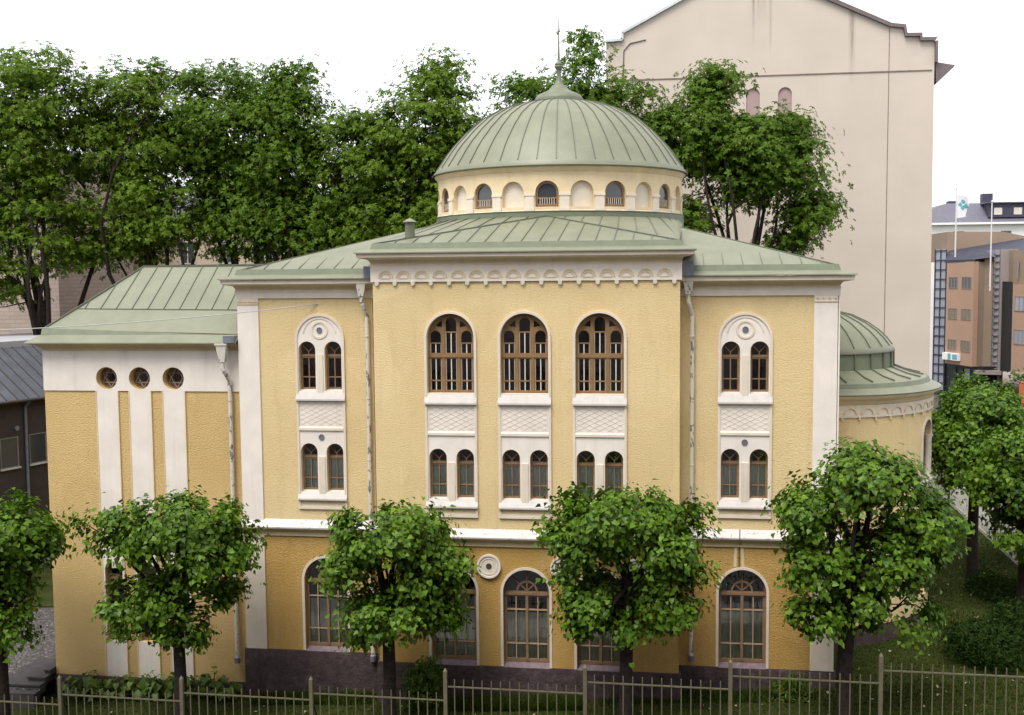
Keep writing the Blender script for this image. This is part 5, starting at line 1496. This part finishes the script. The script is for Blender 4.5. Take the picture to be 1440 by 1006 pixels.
for cx, cz in ((.28, -.86), (.76, -.86), (.52, -1.2)):
    emblem([(cx + dx * .225 * (1 - t) + ex * .225 * t, cz + dz * .27 * (1 - t) + ez * .27 * t) for (dx, dz), (ex, ez) in (((1, 0), (0, 1)), ((0, 1), (-1, 0)), ((-1, 0), (0, -1)), ((0, -1), (1, 0))) for t in (0, .33, .66)], 'teal', 'emblem_diamond')

# ------------------------------------------------------------------ the street front the photograph is taken from
b = MB()
hs = [rect(-45 + i * 3.4, -43.6 + i * 3.4, z, z + 1.9) for i in range(27) for z in (-.5, 3, 6.5, 13.5, 17, 20.5)]
b.plate(rect(-48, 48, -4.5, 25), hs, -.5, 0, back=False)
b.xf(lambda x, y, z: (x, -36.2 - y, z))
b.add([(-48, -36.5, -4.5), (48, -36.5, -4.5), (48, -36.5, 25), (-48, -36.5, 25)], [(0, 1, 2, 3)])
b.add([(-48, -35.7, 25), (48, -35.7, 25), (48, -48, 28), (-48, -48, 28)], [(0, 1, 2, 3)])
b.build('opposite_street_front', 'mauve', None, False, 'structure')

# ------------------------------------------------------------------ light, sky, camera
wd_ = bpy.data.worlds.new('World'); sc.world = wd_; wd_.use_nodes = True
nt = wd_.node_tree; nt.nodes.clear()
out = nt.nodes.new('ShaderNodeOutputWorld'); bg = nt.nodes.new('ShaderNodeBackground')
sky = nt.nodes.new('ShaderNodeTexSky'); sky.sky_type = 'NISHITA'; sky.sun_disc = False
SUN_EL, SUN_AZ = 62, 205     # degrees; azimuth measured clockwise from +Y
sky.sun_elevation = math.radians(SUN_EL); sky.sun_rotation = math.radians(SUN_AZ)
sky.air_density = 1.0; sky.dust_density = 2.0; sky.ozone_density = 1.0
hs_ = nt.nodes.new('ShaderNodeHueSaturation'); hs_.inputs['Saturation'].default_value = .10   # overcast: nearly white
nt.links.new(sky.outputs[0], hs_.inputs['Color']); mx = nt.nodes.new('ShaderNodeMix'); mx.data_type = 'RGBA'; mx.inputs[0].default_value = .55      # an even white cloud layer over the sky
nt.links.new(hs_.outputs[0], mx.inputs[6]); mx.inputs[7].default_value = (5.6, 5.7, 6.0, 1)
nt.links.new(mx.outputs[2], bg.inputs[0])
bg.inputs[1].default_value = .115
nt.links.new(bg.outputs[0], out.inputs[0])
sun = bpy.data.lights.new('sun', 'SUN'); sun.energy = 1.5; sun.angle = math.radians(28); sun.color = (1, .96, .9)
so = bpy.data.objects.new('sun', sun); C.objects.link(so)
az, el = math.radians(SUN_AZ), math.radians(SUN_EL)
sd = Vector((math.sin(az) * math.cos(el), math.cos(az) * math.cos(el), math.sin(el)))
so.rotation_euler = (-sd).to_track_quat('-Z', 'Y').to_euler()

F_PX, PITCH, YAW, ROLL = 1519.93, .0764, .1378, -.0087
cp, sp, cy_, sy_ = math.cos(PITCH), math.sin(PITCH), math.cos(YAW), math.sin(YAW)
fwd = Vector((-sy_ * cp, cy_ * cp, -sp)); right = Vector((cy_, sy_, 0)); upv = right.cross(fwd)
c_, s_ = math.cos(ROLL), math.sin(ROLL)
r2 = c_ * right + s_ * upv; u2 = -s_ * right + c_ * upv
cam = bpy.data.cameras.new('camera'); co = bpy.data.objects.new('camera', cam); C.objects.link(co)
co.matrix_world = Matrix(((r2.x, u2.x, -fwd.x, 4.4177), (r2.y, u2.y, -fwd.y, -34.6895), (r2.z, u2.z, -fwd.z, 11.1011), (0, 0, 0, 1)))
cam.sensor_width = 36; cam.sensor_fit = 'HORIZONTAL'; cam.lens = F_PX / 1440 * 36; cam.clip_end = 1000; cam.clip_start = .1
sc.camera = co
sc.view_settings.view_transform = 'Standard'; sc.view_settings.look = 'None'; sc.view_settings.gamma = 1
sc.view_settings.use_curve_mapping = False; sc.view_settings.exposure = 1.35
sc.cycles.max_bounces = 6; sc.cycles.diffuse_bounces = 3; sc.cycles.transparent_max_bounces = 8
